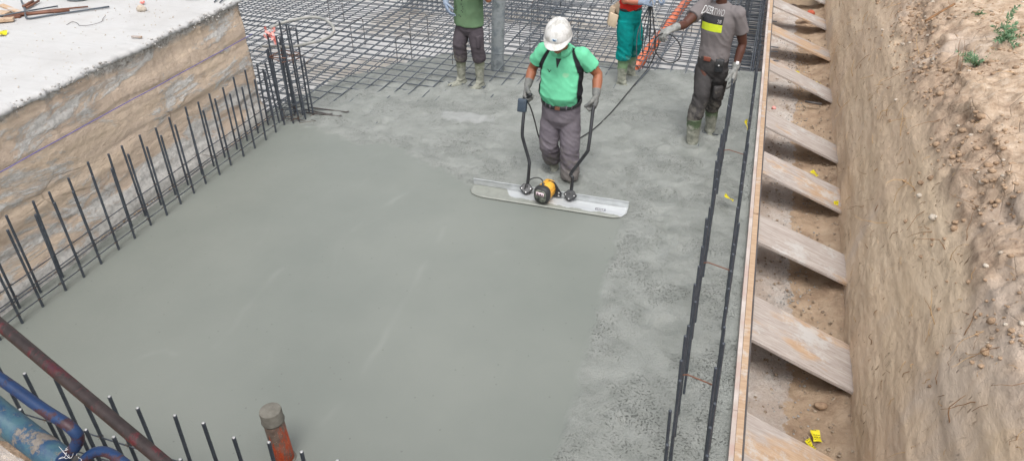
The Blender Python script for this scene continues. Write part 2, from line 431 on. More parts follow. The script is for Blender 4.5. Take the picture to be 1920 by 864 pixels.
def conc(x, y):
    r = roughness(x, y)
    z = .003 * fbm((x * .8, y * .8, 0)) + .0012 * fbm((x * 5, y * 2, 3))
    z += .004 * r + r * (.012 * fbm((x * 2.2, y * 2.2, 5)) + .010 * fbm((x * 11, y * 11, 6), 5))
    if -2.45 < x < -.78: z += .014 * math.exp(-((y - 6.10 - .03 * (x + 1.6)) / .03) ** 2) * (1 + noise.noise(V((x * 12, 0, 0))))
    if x < -5.0: z -= .02 * smooth(5.0, 5.08, -x)
    ye, yf = YE(x) - .35, YF(x) + .10 * fbm((x * 3, y * 3, 9))
    t = (y - ye) / max(.3, yf - ye)
    if t > 0: z -= .56 * min(1.12, t) ** (2.1 + 2.5 * smooth(-3, -1, x)) ; z += .02 * fbm((x * 3, y * 3, 11))
    # dents left by the boots
    for (bx, by) in ((-1.70, 6.60), (-1.50, 6.44), (-.40, 7.66), (-.24, 8.03), (-3.56, 8.44), (-3.25, 8.44)):
        d = math.hypot((x - bx), (y - by) * .8)
        if d < .3: z += .022 * math.exp(-((d - .15) / .035) ** 2) - .02 * smooth(.13, .06, d)
    if r > .5:
        for (bx, by, br) in DENTS:
            if abs(x - bx) < .3 and abs(y - by) < .3:
                d = math.hypot(x - bx, (y - by) * .75) / br; d += .5 * noise.noise(V((x * 9, y * 9, br * 50))); z += r * (.008 * math.exp(-((d - 1.15) / .22) ** 2) - .014 * math.exp(-(d / .7) ** 2))
    # furrows dragged through the coarse concrete beside the bars
    return z, r
xs = rng(-5.42, .40, .022); ys = rng(1.0, 11.6, .022)
SEAM = [[(-2.37, 5.22), (-2.33, 4.75), (-2.27, 4.25), (-2.24, 3.7), (-2.2, 3.2), (-2.25, 2.78)], [(-3.6, 3.04), (-3.72, 3.06), (-3.83, 2.95), (-3.87, 2.78), (-3.81, 2.58)], [(-3.45, 4.3), (-3.45, 3.9), (-3.4, 3.45), (-3.4, 3.2)], [(-1.2, 5.5), (-1.35, 5.2), (-1.8, 5.0)], [(-2.9, 5.9), (-3.1, 5.3), (-3.15, 4.9)]]
def seam(x, y):
    b_ = 0
    for L in SEAM:
        for (ax_, ay_), (bx_, by_) in zip(L, L[1:]):
            dx, dy = bx_ - ax_, by_ - ay_; t_ = max(0, min(1, ((x - ax_) * dx + (y - ay_) * dy) / (dx * dx + dy * dy))); d = math.hypot(x - ax_ - t_ * dx, y - ay_ - t_ * dy)
            if d < .2: b_ = max(b_, math.exp(-(d / .022) ** 2) + .35 * math.exp(-(d / .09) ** 2) * max(0, noise.noise(V((x * 18, y * 9, 0)))))
    return b_ * max(0, .35 + 1.2 * noise.noise(V((x * 3, y * 3, 5))))
rows = []; rv = []; pv = []; sv = []
for y in ys:
    row = []
    for x in xs:
        x2 = min(x, FX(y) + .01); z, r = conc(x2, y)
        sm_ = seam(x2 + .03 * noise.noise(V((x2 * 4, y * 4, 7))), y) if r < .5 else 0
        row.append((x2, y, z + .002 * sm_)); rv.append(r); sv.append(sm_)
        d1 = math.exp(-(((x + 3.05) / .42) ** 2 + ((y - 7.5) / .16) ** 2)); n = fbm((x * 6, y * 6, 8)) * .4
        pv.append(smooth(.35, .75, d1 + n) if d1 > .1 else 0)
    rows.append(row)
o = struct(MB().grid(rows).build('concrete_floor', M['conc']))
for nm, arr in (('rough', rv), ('pale', pv), ('seam', sv)):
    a = o.data.attributes.new(nm, 'FLOAT', 'POINT'); a.data.foreach_set('value', arr)

# ------------------------------------------------------------------ left: cut earth wall under a concrete slab
ST = 1.415
def edge_x(y): return .028 * fbm((0, y * 2.0, 3)) + .016 * fbm((0, y * 9, 5), 3)
def wallz_out(s, z, crumb=True):
    u = V((0, s, z)); d = .020 * fbm((0, s * .5, z * 3.5), 3) + .006 * fbm((1, s * 2, z * 12), 4) + .004 * fbm((2, s * 12, z * 30), 5)
    # ledges along the strata
    zz = z + .05 * fbm((3, s * .9, 0)); q = (zz * 3.1) % 1.0
    d += .010 * smooth(0, .12, q) * (1 - .7 * q)
    d += .06 * smooth(.35, 0, z)
    return d
def wall_at(s, z):
    d = wallz_out(s, z); t = min(1, max(0, z / ST)); d += edge_x(s) * smooth(.7, 1.3, z) - .05 * t + .03
    if s < 6.72: return (-5.30 - .03 + d, s, z)
    return (-5.33 + .0 - (s - 6.72), 6.72 + d, z)
ss = rng(-1.5, 1.2, .1) + rng(1.22, 6.72, .018) + rng(6.76, 12, .1)
zs = rng(-.55, -.04, .1) + rng(-.02, ST - .045, .018)
w_ = MB().grid([[wall_at(s, z) for z in zs] for s in ss]).build('earth_wall', M['lwall'])
struct(w_)
# slab on top with a broken edge
rows = []
for s in ss[:]:
    if s > 6.73: continue
    top = wall_at(s, ST - .045); e = -5.33 + edge_x(s) * 1.3 + .02 * fbm((7, s * 16, 1), 3) + .015
    row = [(top[0] - .02, s, ST - .06), (e + .0, s, ST - .045 + .01 * fbm((1, s * 18, 0))), (e - .01, s, ST - .012 + .008 * fbm((5, s * 18, 0))), (e - .05, s, ST + .003 * fbm((9, s * 9, 0)))]
    for x in rng(-5.5, -12, .12) if False else [-5.5 - .13 * k for k in range(60)]:
        row.append((x, s, ST + .006 * fbm((x * 1.2, s * 1.2, 0))))
    rows.append(row)
rows.append([(p[0], 6.76, p[2] - (.05 if k > 2 else 0)) for k, p in enumerate(rows[-1])])
struct(MB().grid(rows).build('slab_deck', M['slab']))
flat('slab_deck_far', -60, -13.1, -1.5, 6.76, ST, M['slab'])
# crumbs of cement and gravel at the wall base and along the slab edge
def lump(mb, c, r, seed=0, n=6, m=4):
    vs0 = len(mb.v); mb.ell(c, (r, r * random.uniform(.7, 1), r * random.uniform(.5, .8)), n, m)
    for i in range(vs0, len(mb.v)):
        p = V(mb.v[i]); k = 1 + .35 * noise.noise(p * (1.1 / r) + V((seed, 0, 0))); p = V(c) + (p - V(c)) * k; mb.v[i] = tuple(p)
g = MB()
for k in range(1500):
    y = random.uniform(1.5, 6.7); x = random.uniform(-5.33, -5.235); lump(g, (x, y, .015 + (-5.235 - x) * .25), random.uniform(.006, .018), k)
tag(g.build('gravel_strip', M['gravel']), kind='stuff')
g = MB()
for k in range(450):
    y = random.uniform(2.4, 6.7)
    if noise.noise(V((0, y * 1.5, 4))) < -.1: continue
    e = -5.33 + edge_x(y); lump(g, (e + random.gauss(0, .022), y, ST - abs(random.gauss(.01, .035))), random.uniform(.004, .013), k)
tag(g.build('concrete_crumbs', M['crumb']), kind='stuff')

# string lines set along the wall
pts = [(-5.235 + .008 * noise.noise(V((y, 0, 0))), y, 1.03 + .004 * noise.noise(V((y * 3, 0, 0)))) for y in rng(-1, 6.72, .15)]
tag(MB().tube(pts, .0034, 5).build('string_line', M['string']), 'blue marking string stretched along the cut earth wall', 'string')

# ------------------------------------------------------------------ right: bank
prof = [(1.18, -.62), (1.215, -.35), (1.24, 0), (1.33, .45), (1.46, .95), (1.56, 1.17), (1.78, 1.40), (2.1, 1.53), (2.7, 1.62), (3.6, 1.75), (6, 2.0), (12, 2.3), (60, 3)]
pl = [0]
for a, b in zip(prof, prof[1:]): pl.append(pl[-1] + math.hypot(b[0] - a[0], b[1] - a[1]))
def pat(s):
    for i in range(len(pl) - 1):
        if s <= pl[i + 1]:
            t = (s - pl[i]) / (pl[i + 1] - pl[i]); return V((lerp(prof[i][0], prof[i + 1][0], t), 0, lerp(prof[i][1], prof[i + 1][1], t)))
    return V((prof[-1][0], 0, prof[-1][1]))
def bank(s, y):
    p = pat(s); q = (pat(s + .05) - pat(s - .05) if s > .06 else pat(.1) - pat(0)).normalized(); n = V((-q.z, 0, q.x))
    z = p.z; k = smooth(1.05, 1.35, z + .2 * fbm((0, y * 1.2, 3)))
    d = (.03 * fbm((s * 1.1, y * .5, 1)) + .006 * fbm((s * 9, y * 1.3, 2)) + .006 * fbm((s * 16, y * 12, 3))) * (1 - .3 * k)
    # bucket grooves down the face
    d += (1 - k) * .003 * math.sin(s * 14 + 2.5 * noise.noise(V((s * 1.5, y * .4, 0))) + y * .5)
    tp = smooth(1.35, 1.6, z)
    d += k * (1 - .75 * tp) * (.09 * fbm((s * 2.2, y * 2.2, 5), 5) + .05 * fbm((s * 8, y * 8, 6), 5))
    d += tp * (.04 * fbm((s * 1.2, y * 1.2, 8)) + .014 * fbm((s * 9, y * 9, 8)))
    return V((p.x, y, p.z)) + n * d
sl = rng(0, pl[8], .02) + rng(pl[8] + .05, pl[9], .08) + rng(pl[9] + .5, pl[-1], 2.)
yl = rng(-6, .9, .15) + rng(.92, 7.5, .02) + rng(7.53, 15, .035) + rng(15.5, 60, 1.5)
bk = struct(MB().grid([[bank(s, y) for y in yl] for s in sl]).build('earth_bank', M['bank']))
bvh = BVHTree.FromPolygons([v.co for v in bk.data.vertices], [p.vertices for p in bk.data.polygons])
def on_bank(s, y, off=0):
    p = bank(s, y); e = .02; a = bank(s + e, y) - bank(s - e, y); b = bank(s, y + e) - bank(s, y - e)
    n = b.cross(a).normalized()
    if n.x > 0 and n.z < 0: n = -n
    if n.z < 0: n = -n
    return p + n * off, n
# roots and straw sticking out of the bank
rt = MB(); st_ = MB()
for k in range(620):
    y = random.uniform(1.5, 13) ** 1; s = random.choice([random.uniform(.4, 1.9), random.uniform(.9, 1.9), random.uniform(1.2, 2.6)]); big = random.random()
    L = random.uniform(.03, .12) if big < .75 else random.uniform(.12, .34)
    p, n = on_bank(s, y, .002); ang = random.gauss(.2, .7) + (PI if random.random() < .5 else 0)
    t1 = V((0, 1, 0)); t2 = n.cross(t1).normalized(); dr = t2 * math.cos(ang) + t1 * math.sin(ang)
    pts = []; q = p.copy() - n * .01
    for i in range(7):
        pts.append(q.copy()); dr = (dr + V((random.gauss(0, .22), random.gauss(0, .22), random.gauss(0, .22)))).normalized(); q = q + dr * (L / 6) + n * (.006 if i < 3 else -.003)
    r0 = random.uniform(.0012, .0022) * (1 + big)
    (rt if random.random() < .6 else st_).tube(pts, [r0 * (1 - .1 * i) for i in range(7)], 4)
tag(rt.build('dry_roots', M['root']), kind='stuff'); tag(st_.build('dark_roots', M['straw']), kind='stuff')
cl = MB(); ws = MB()
for k in range(2600):
    y = random.uniform(1.2, 13); s = random.gauss(2.05, .25) if k % 2 else random.uniform(1.85, 3.2)
    if noise.noise(V((s * 2, y * 1.5, 2))) < -.15: continue
    r = random.uniform(.006, .022) * (1 if random.random() < .9 else 1.7); p, n = on_bank(s, y, r * .25)
    lump(ws if random.random() < .12 else cl, p, r, k)
tag(cl.build('soil_clods', M['soil']), kind='stuff'); tag(ws.build('pebbles', M['stone']), kind='stuff')
# pebbles and clods on the trench floor
cl = MB()
for k in range(900):
    y = random.uniform(2, 13); x = random.uniform(.45, 1.2); lump(cl, (x, y, -.46 + .1 * smooth(.95, 1.35, x)), random.uniform(.005, .017), k)
tag(cl.build('trench_gravel', M['gravel']), kind='stuff')
cl = MB()
for k in range(1900):
    y = random.uniform(2, 13); x = min(1.1, random.gauss(.74, .13)); lump(cl, (x, y, -.468), random.uniform(.003, .012), k, 5, 3)
tag(cl.build('pale_rubble', M['crumb']), kind='stuff')
def stone(x, y, z, r, label, mat='stone', seed=0):
    m = MB(); lump(m, (x, y, z), r, seed, 12, 8); tag(m.build('stone', M[mat]), label, 'stone', 'loose stones')
for (px, s, y, r, lb) in ((0, 2.62, 4.55, .035, 'flat pale stone on the top of the bank at the right edge of the photo'),
                          (0, 2.75, 5.7, .03, 'small rounded pale stone on the bank top behind the flat one'),):
    p, n = on_bank(s, y, r * .3); stone(p.x, p.y, p.z, r, lb, seed=s)
stone(1.0, 4.45, -.42, .045, 'brown stone lying on the sandy trench floor by the second brace board', 'soil', 3)

# near bank the photographer stands on
def near(x, y):
    e = 1.0 + .05 * fbm((x * 4, 0, 2)) if x < -1.95 else lerp(1.0, .75, smooth(-1.95, -1.6, x)) + .04 * fbm((x * 4, 0, 2))
    return e
rows = []
for x in rng(-5.2, 1.6, .025):
    e = near(x, 0); row = [(x, -6, 2.0)]
    for y in rng(-.5, e - .08, .04): row.append((x, y, 1.95 + .03 * fbm((x * 4, y * 4, 0)) + .012 * fbm((x * 16, y * 16, 0))))
    row = row[:1] + row[-20:]
    row += [(x, e, 1.92 + .02 * fbm((x * 6, 3, 0))), (x, e + .02, 1.85), (x, e + .03, 1.5), (x, e + .05, .6), (x, e + .06, -.6)]
    rows.append(row)
struct(MB().grid(rows).build('near_bank', M['nearsoil']))
struct(MB().grid([[(-5.2, y, 2.0), (-30, y, 1.8)] for y in (-30, -6, 0, 1.1)]).build('near_ground', M['ground']))

# ------------------------------------------------------------------ reinforcement
def bar_part(name, me, parent, loc, rot=(0, 0, 0), mat=None):
    o = bpy.data.objects.new(name, me); COL.objects.link(o); o.parent = parent
    if mat and not me.materials: me.materials.append(mat)
    o.location = V(loc) - parent.location; o.rotation_euler = rot; return o
def jit(a): return random.gauss(0, a)
dw_len = 1.30
dowel = ribbed(dw_len, .0098).mesh('starter_bar'); dowel.materials.append(M['rebarD'])
dowel2 = ribbed(dw_len, .0085, .02, 6).mesh('starter_bar_plain'); dowel2.materials.append(M['rebarD'])
capm = MB().tube([(0, 0, 0), (0, 0, .003)], .0086, 7).mesh('cut_end'); capm.materials.append(M['steelcut'])
def row(name, label, pts, top, hz, xdir, mat='rebarD', tie=True, me=dowel, lean=.008, topj=.012, cut=False, ry0=0.0):
    """one tied mat of upright starter bars with thin distribution bars"""
    base = V((sum(p[0] for p in pts) / len(pts), sum(p[1] for p in pts) / len(pts), 0))
    t = thing(name, base, label, 'rebar', 'starter bar mats cast into the wet concrete')
    for (x, y) in pts:
        zt = top + jit(topj); rx, ry = jit(lean), ry0 + jit(lean)
        b = bar_part('vertical_bar', me, t, (x + jit(.004) - ry0 * dw_len, y + jit(.004), zt - dw_len), (rx, ry, 0))
        if cut:
            c = bpy.data.objects.new('cut_end', capm); COL.objects.link(c); c.parent = b; c.location = (0, 0, dw_len + .0005)
    a, b = V((*pts[0], 0)), V((*pts[-1], 0)); dr = (b - a).normalized(); side = V((-dr.y, dr.x, 0))
    for (z, sd) in hz:
        pp = [p + side * sd * .015 + V((0, 0, z + .008 * noise.noise(p * 1.7 + V((0, 0, z * 9))))) for p in [a - dr * .25 + dr * ((b - a).length + .5) * i / 24 for i in range(25)]]
        MB().tube(pp, .0048, 5).build('distribution_bar', M[mat], t)
    if tie:
        m = MB()
        for (x, y) in pts:
            for (z, sd) in hz[:2]:
                c = V((x, y, z)) + side * sd * .008
                m.tube([c + V((math.cos(q) * .016, math.sin(q) * .016, .004 * q - .01)) for q in [i * .9 for i in range(8)]] + [c + V((.02, -.03, .012))], .0014, 4, False)
        tag(m.build('tie_wire', M['wire'], t), kind='stuff')
    return t
LY = [2.15 + .204 * k for k in range(23)]
row('starter_bar_mat', 'upright dark starter bars along the cut earth wall, the row farther from the wall', [(-4.97, y) for y in LY], .735, [(.078, 1), (.19, 1)], 0)
row('starter_bar_mat', 'row of upright dark starter bars closest to the foot of the cut earth wall', [(-5.165, y - .05) for y in LY], .735, [(.215, -1), (.10, -1)], 0)
NX = [-4.7 + .197 * k for k in range(18)]
row('starter_bar_mat', 'short row of ribbed starter bars nearest the orange pipe stub at the bottom left', [(x, 1.985) for x in NX], .845, [(.47, -1), (.2, 1)], 0, me=dowel, cut=True)
row('starter_bar_mat', 'short row of ribbed starter bars nearest the painted steel tubes at the bottom left', [(x + .03, 1.765) for x in NX], .84, [(.5, -1), (.2, 1)], 0, me=dowel, cut=True)
RY = [2.38 + .2 * k for k in range(59)]
def rl(x): return [(x - .004 * (y - 3), y) for y in RY]
row('starter_bar_mat', 'long row of starter bars beside the formwork, on the side of the poured floor', [(-.040 - .010 * (y - 2.6), y + .03) for y in RY], .842, [(-.06, 1)], 0, me=dowel2, lean=.006, topj=.03, ry0=-.045)
row('starter_bar_mat', 'long row of starter bars standing right next to the timber formwork', [(.160 - .006 * (y - 3), y) for y in RY], .842, [(-.06, 1)], 0, mat='rebarW', me=dowel2, lean=.004, topj=.03, ry0=-.055)
# spacers between the two right rows
for y, z in ((3.55, .42), (4.75, .46), (6.75, .42)):
    tag(MB().tube([(-.05, y, z), (.0, y + .01, z + .01), (.16, y - .01, z - .01), (.17, y - .01, z - .06)], .005, 6).build('spacer_bar', M['rebarR']),
        {3.55: 'spacer bar tied between the two right-hand bar rows, nearest the camera', 4.75: 'spacer bar between the two right-hand bar rows, the middle one of three', 6.75: 'spacer bar between the two right-hand bar rows, just before the man in grey'}[y], 'spacer bar', 'spacers between the right rows')

def bar_mesh(L, r, n=6, wob=.006, axis=0, seed=0):
    k = max(2, int(L / .5)); pts = []
    for i in range(k + 1):
        d = L * i / k; a = wob * noise.noise(V((d * .5, seed * 7.3, 0))); b = wob * .7 * noise.noise(V((d * .5, seed * 7.3, 9)))
        pts.append((d, a, b) if axis == 0 else (a, d, b))
    return MB().tube(pts, r, n)
# top mat: tied grid, near ends swallowed by the wet concrete
def mat_(name, label, x0, x1, y0, y1, z, sx, sy, r, ox, oy, mt, lap=0):
    t = thing(name, ((x0 + x1) / 2, (y0 + y1) / 2, z), label, 'rebar mesh', 'rebar mesh laid over the white blinding')
    x = x0 + ox; k = 0
    while x < x1:
        ya = y0 if x > -5.25 else 6.86
        m = bar_mesh(y1 - ya + jit(.1), r, 6, .012, 1, k + z)
        m.v = [(a + x + (b * .0), b + ya, c + z) for a, b, c in m.v]
        m.build('long_bar', M[mt], t); x += sx * (1 + jit(.04)); k += 1
        if lap and k % 5 == 0:
            m = bar_mesh(3 + random.random() * 3, r, 6, .012, 1, k + 30); yy = random.uniform(y0 + 2, y1 - 4)
            m.v = [(a + x - sx + .028, b + yy, c + z) for a, b, c in m.v]; m.build('lap_bar', M[mt], t)
    y = y0 + oy; k = 0
    while y < y1:
        xa = x0 if y > 6.86 else -5.2
        m = bar_mesh(x1 - xa + jit(.1), r, 6, .012, 0, k + 50 + z)
        m.v = [(a + xa, b + y, c + z - 2 * r) for a, b, c in m.v]
        m.build('cross_bar', M[mt], t); y += sy * (1 + jit(.05)); k += 1
    return t
mat_('rebar_mesh', 'upper rebar mesh whose near ends disappear into the wet concrete', -10.2, .25, 7.0, 17.0, -.018, .2, .2, .0078, .03, .1, 'rebar', 1)
mat_('rebar_mesh', 'lower rebar mesh lying close to the white blinding', -10.2, .2, 7.6, 16.6, -.40, .205, .2, .0078, .11, .03, 'rebar')
def chair(x, y, rz, h=.40, w_=.3, label=None):
    t = MB(); z0 = -.46; c, s = math.cos(rz), math.sin(rz)
    P = [(-w_ / 2 - .1, .0, 0), (-w_ / 2, 0, .01), (-w_ / 2 + .0, 0, h * .9), (-w_ / 2 + .03, 0, h), (w_ / 2 - .03, 0, h), (w_ / 2, 0, h * .9), (w_ / 2, 0, .01), (w_ / 2 + .02, .12, 0)]
    P = [(x + a * c - b * s, y + a * s + b * c, z0 + d) for a, b, d in P]
    o = t.tube(P, .0065, 6).build('bar_chair', M['rebarW'])
    return tag(o, label or 'bent steel bar chair holding the upper mesh above the blinding', 'bar chair', 'bar chairs between the two meshes')
for k, (px, py) in enumerate([(-6.6, 9.3), (-6.0, 10.3), (-5.2, 10.9), (-6.9, 11.2), (-5.0, 9.9), (-4.2, 11.1), (-7.6, 12.4), (-3.6, 12.2), (-2.7, 11.4), (-2.2, 12.6), (-1.4, 11.2), (-1.0, 12.4), (-7.0, 13.6), (-5.6, 13.5), (-8.2, 13.2), (-2.9, 14.0), (-4.0, 9.6), (-.9, 14.1)]):
    chair(px, py, random.choice([1.2, 1.5, 1.35, .2]), .46 if k % 3 else .56)
# beam cage under the bar rows at the right
def cage(name, label, x0, x1, y0, y1, z0, z1, nl, ds, axis, mt='rebarD', r=.0078):
    t = thing(name, ((x0 + x1) / 2, (y0 + y1) / 2, z0), label, 'rebar cage')
    L0, L1, W0, W1 = (y0, y1, x0, x1) if axis else (x0, x1, y0, y1)
    f = (lambda l, w_, z: (w_, l, z)) if axis else (lambda l, w_, z: (l, w_, z))
    for i in range(nl):
        for z in (z0, z1):
            w_ = lerp(W0, W1, i / (nl - 1)); MB().tube([f(L0, w_, z), f((L0 + L1) / 2, w_ + jit(.01), z + jit(.01)), f(L1, w_, z)], r * 1.2, 6).build('main_bar', M[mt], t)
    for i in range(2):
        w_ = W0 if i == 0 else W1; z = (z0 + z1) / 2; MB().tube([f(L0, w_, z), f(L1, w_, z)], r, 6).build('main_bar', M[mt], t)
    l = L0 + .05; n = 0
    while l < L1 and n < 90:
        a = jit(.012); g_ = .012
        MB().tube([f(l, W0 - g_, z0 - g_), f(l + a, W1 + g_, z0 - g_), f(l + a, W1 + g_, z1 + g_), f(l, W0 - g_, z1 + g_), f(l, W0 - g_, z0 - g_)], r * .8, 5).build('stirrup', M[mt], t)
        l += ds; n += 1
    return t
cage('beam_cage', 'dense rebar beam cage in the open trench strip beside the formwork', -.62, .12, 7.75, 15.5, -.42, -.03, 5, .1, 1)
cage('beam_cage', 'dense rebar cage across the mesh behind the man in the olive shirt', -6.3, -3.2, 12.3, 13.3, -.4, .04, 5, .1, 0, 'rebar')
cage('beam_cage', 'dense rebar cage above the mesh right of the concrete pump hose', -3.5, -2.5, 10.9, 12.1, -.40, .03, 4, .17, 0, 'rebar')

# corner column cage
t = thing('column_cage', (-4.97, 6.86, 0), 'tall column cage of upright bars at the corner of the cut earth wall', 'rebar cage')
for (x, y, zt) in ((-5.13, 6.84, 1.0), (-5.04, 6.98, 1.12), (-4.98, 6.80, 1.02), (-4.92, 6.95, 1.11), (-4.83, 6.86, 1.13), (-5.2, 6.95, .8), (-5.08, 6.72, .72), (-4.9, 6.72, .82), (-5.2, 6.74, .62), (-4.8, 6.99, .7), (-5.0, 6.90, .97), (-4.95, 6.76, .76), (-5.1, 6.8, .86), (-4.86, 6.78, .95), (-4.88, 7.02, 1.05), (-5.15, 7.02, .9)):
    b = bar_part('vertical_bar', dowel, t, (x, y, zt - dw_len), (jit(.02), jit(.02), 0))
for z in (.03, .08, .14, .21, .74, .78):
    q = .135; c = V((-4.98, 6.86, z)); a = jit(.2)
    MB().tube([c + V((math.cos(a + i * PI / 2 + .78) * q * 1.35, math.sin(a + i * PI / 2 + .78) * q * 1.1, jit(.01))) for i in range(5)], .005, 6).build('stirrup', M['rebarR' if z > .5 else 'rebarD'], t)
m = MB()
for k in range(26):
    c = V((random.gauss(-4.95, .14), random.gauss(6.84, .09), .03 + abs(jit(.04)) + (.72 if k < 7 else 0)))
    m.tube([c, c + V((jit(.05), jit(.05), jit(.03))), c + V((jit(.08), jit(.08), jit(.04)))], .0025, 4)
tag(m.build('tie_wire', M['wire'], t), kind='stuff')
for k, (x, y, a, L) in enumerate([(-4.9, 6.98, .1, .42), (-4.95, 7.05, -.05, .34), (-4.95, 7.12, .06, .5)]):
    tag(MB().tube([(x, y, .02), (x + L * math.cos(a), y + L * math.sin(a), .015), (x + (L + .04) * math.cos(a), y + L * math.sin(a), .03)], .009, 6).build('bent_bar', M['rebarW']),
        ['short bar lying at the foot of the column cage, nearest the smooth concrete', 'middle one of the short bars lying at the foot of the column cage', 'longest short bar lying at the foot of the column cage'][k], 'rebar', 'loose bars by the column cage')
# diagonal straight bars over the right mesh
tag(MB().tube([(-1.3, 9.05, .02), (-1.05, 10.6, .05), (-.8, 12.2, .03), (-.6, 13.6, .02)], .009, 6).build('loose_bar', M['rebar']), 'long loose bar laid over the mesh between the orange pipe and the man in grey', 'rebar')

# hose coil and ribbon on the cage
ring = curve([(-5.13, 6.9, 1.05), (-5.018, 7.0, 1.09), (-4.865, 7.2, 1.1), (-4.719, 7.3, 1.085), (-4.589, 7.3, 1.03), (-4.50, 7.2, .985), (-4.545, 7.1, .931), (-4.713, 7.02, .884), (-4.97, 6.98, .823), (-5.2, 7.0, .798), (-5.42, 7.1, .74)], 8)
t = thing('hose', (-4.9, 7.1, 0), 'grey hose looped over the top of the column cage', 'hose')
MB().tube(ring, .017, 10).build('hose_body', M['greyhose'], t)
m = MB()
for k in range(16):
    c = V((-5.13 + jit(.028) + (.05 if k % 2 else -.03), 6.88 + jit(.02), 1.0 + jit(.035)))
    a = V((jit(1), jit(1), jit(1))).normalized(); b = a.orthogonal().normalized()
    m.add([c - a * .03 - b * .012, c + a * .03 - b * .012, c + a * .035 + b * .014, c - a * .02 + b * .012], [(0, 1, 2, 3)])
for k in range(4):
    c = V((-5.08 + jit(.02), 6.86, .97)); m.add([c, c + V((.014, 0, 0)), c + V((.02 + jit(.01), jit(.01), -.09)), c + V((.005, 0, -.09))], [(0, 1, 2, 3)])
tag(m.build('ribbon', M['ribbon']), 'red and white warning ribbon knotted on the tops of the column cage', 'ribbon')

# concrete pump hose hanging from above
t = thing('pump_hose', (-3.24, 9.25, 0), 'thick grey concrete pump hose hanging down into the wet concrete', 'hose')
pts = [(-3.26, 9.27, -.12), (-3.255, 9.26, .1), (-3.235, 9.24, .5), (-3.2, 9.2, 1.2), (-3.17, 9.1, 2.2), (-3.16, 9.0, 3.4)]
MB().tube(curve(pts, 6), .088, 20).build('hose_body', M['pump'], t)
for z in (.16, .205): MB().tube([(-3.25, 9.258, z), (-3.249, 9.257, z + .012)], .0905, 20).build('clamp', M['pump'], t)

# pipes
t = thing('pipe_stub', (-2.325, 2.475, 0), 'capped orange drain pipe stub smeared with cement, standing in the smooth concrete', 'pipe')
NTp = NT('cement_smeared_orange_pipe'); g = NTp
zz = g.sep(2); st2 = g.noise(26, 7, .75, g.mapv((1, 1, .16)))
f = g.math('ADD', st2, g.math('MULTIPLY', zz, .9))
c = g.mix(g.ramp(f, [(.62, 0.), (.72, .92)]), g.ramp(g.noise(14, 6, .7), [(.4, S(160, 56, 20)), (.6, S(190, 76, 30))]), g.ramp(g.noise(20, 5), [(.4, S(84, 80, 73)), (.6, S(112, 107, 98))]))
c = g.mix(g.ramp(g.voro(75), [(.1, .9), (.2, 0.)]), c, S(200, 150, 120))
M['stub'] = g.out(c, .55, g.bump(f, .5, .006))
M['cement'] = simple('dried_cement', S(98, 95, 88), S(122, 119, 111), 14, .85, bump=.5, bscale=60, spec=.2)
ax = V((-.035, 0.0, 1)).normalized()
b0 = V((-2.325, 2.475, 0)); P = lambda z, : b0 + ax * z
MB().tube([P(-.1), P(.1), P(.2), P(.3), P(.385)], [.062] * 5, 28).build('pipe', M['stub'], t)
MB().tube([P(.34), P(.342), P(.352), P(.362), P(.425), P(.434), P(.437)], [.063, .067, .070, .0665, .0665, .064, .055], 28).build('cap', M['cement'], t, sharp=50)
m = MB(); m.tube([P(-.02) , P(.004), P(.012)], [.085, .072, .063], 28, False).build('cement_collar', M['cement'], t)
t = thing('drain_pipe', (-1.3, 11.2, -.2), 'long orange drain pipe lying diagonally between the rebar layers', 'pipe')
pa, pb = V((-1.46, 9.85, -.115)), V((-1.13, 13.6, -.10)); d = (pb - pa)
MB().tube([pa, pa + d * .5, pb + d * .35], .072, 20).build('pipe', M['orange'], t)
MB().tube([pa - d * .04, pa - d * .04 + d * .05], .078, 20).build('socket', M['orange'], t)
m = MB()
for k in (0.005, .5): m.tube([pa + d * k + V((math.cos(q) * .083, 0, math.sin(q) * .083)) for q in [i * PI / 6 for i in range(13)]], .004, 5)
m.build('tie_wire', M['rebar'], t)

# ------------------------------------------------------------------ formwork and braces
t = thing('formwork', (.38, 8, 0), 'long low timber formwork edge along the right side of the pour', 'formwork')
def strip(name, xa, xb, ya, yb, z0, z1, mat, wob=.002, bevel=.002):
    n = max(1, int((yb - ya) / .25)); m = MB(); secs = []
    for i in range(n + 1):
        y = ya + (yb - ya) * i / n; w_ = wob * noise.noise(V((y * .9, xa * 30, 0))) ; x = FX(y) + w_
        zj = .0015 * noise.noise(V((y * 2, xa * 10, 3)))
        secs.append([(x + xa, y, z0), (x + xa, y, z1 + zj), (x + xb, y, z1 + zj), (x + xb, y, z0), (x + xa, y, z0)])
    m.grid(secs); m.f.append((0, 1, 2, 3)); k = n * 5; m.f.append((k + 3, k + 2, k + 1, k))
    return m.build(name, M[mat], t, smooth=False)
for ya, yb in ((.8, 3.72), (3.726, 6.2), (6.206, 8.8), (8.806, 11.5), (11.506, 15)):
    strip('inner_board', .0, .031, ya, yb, -.5, .052 + random.uniform(-.004, .004), 'whitewood', .003)
for ya, yb in ((.8, 6.26), (6.285, 8.95), (8.96, 12.2), (12.21, 15)):
    strip('batten', .033, .078, ya, yb, -.09, .055 + random.uniform(-.003, .003), 'batten', .002)
strip('outer_rail', .080, .092, .8, 15, -.12, .048, 'rebarW', .001)
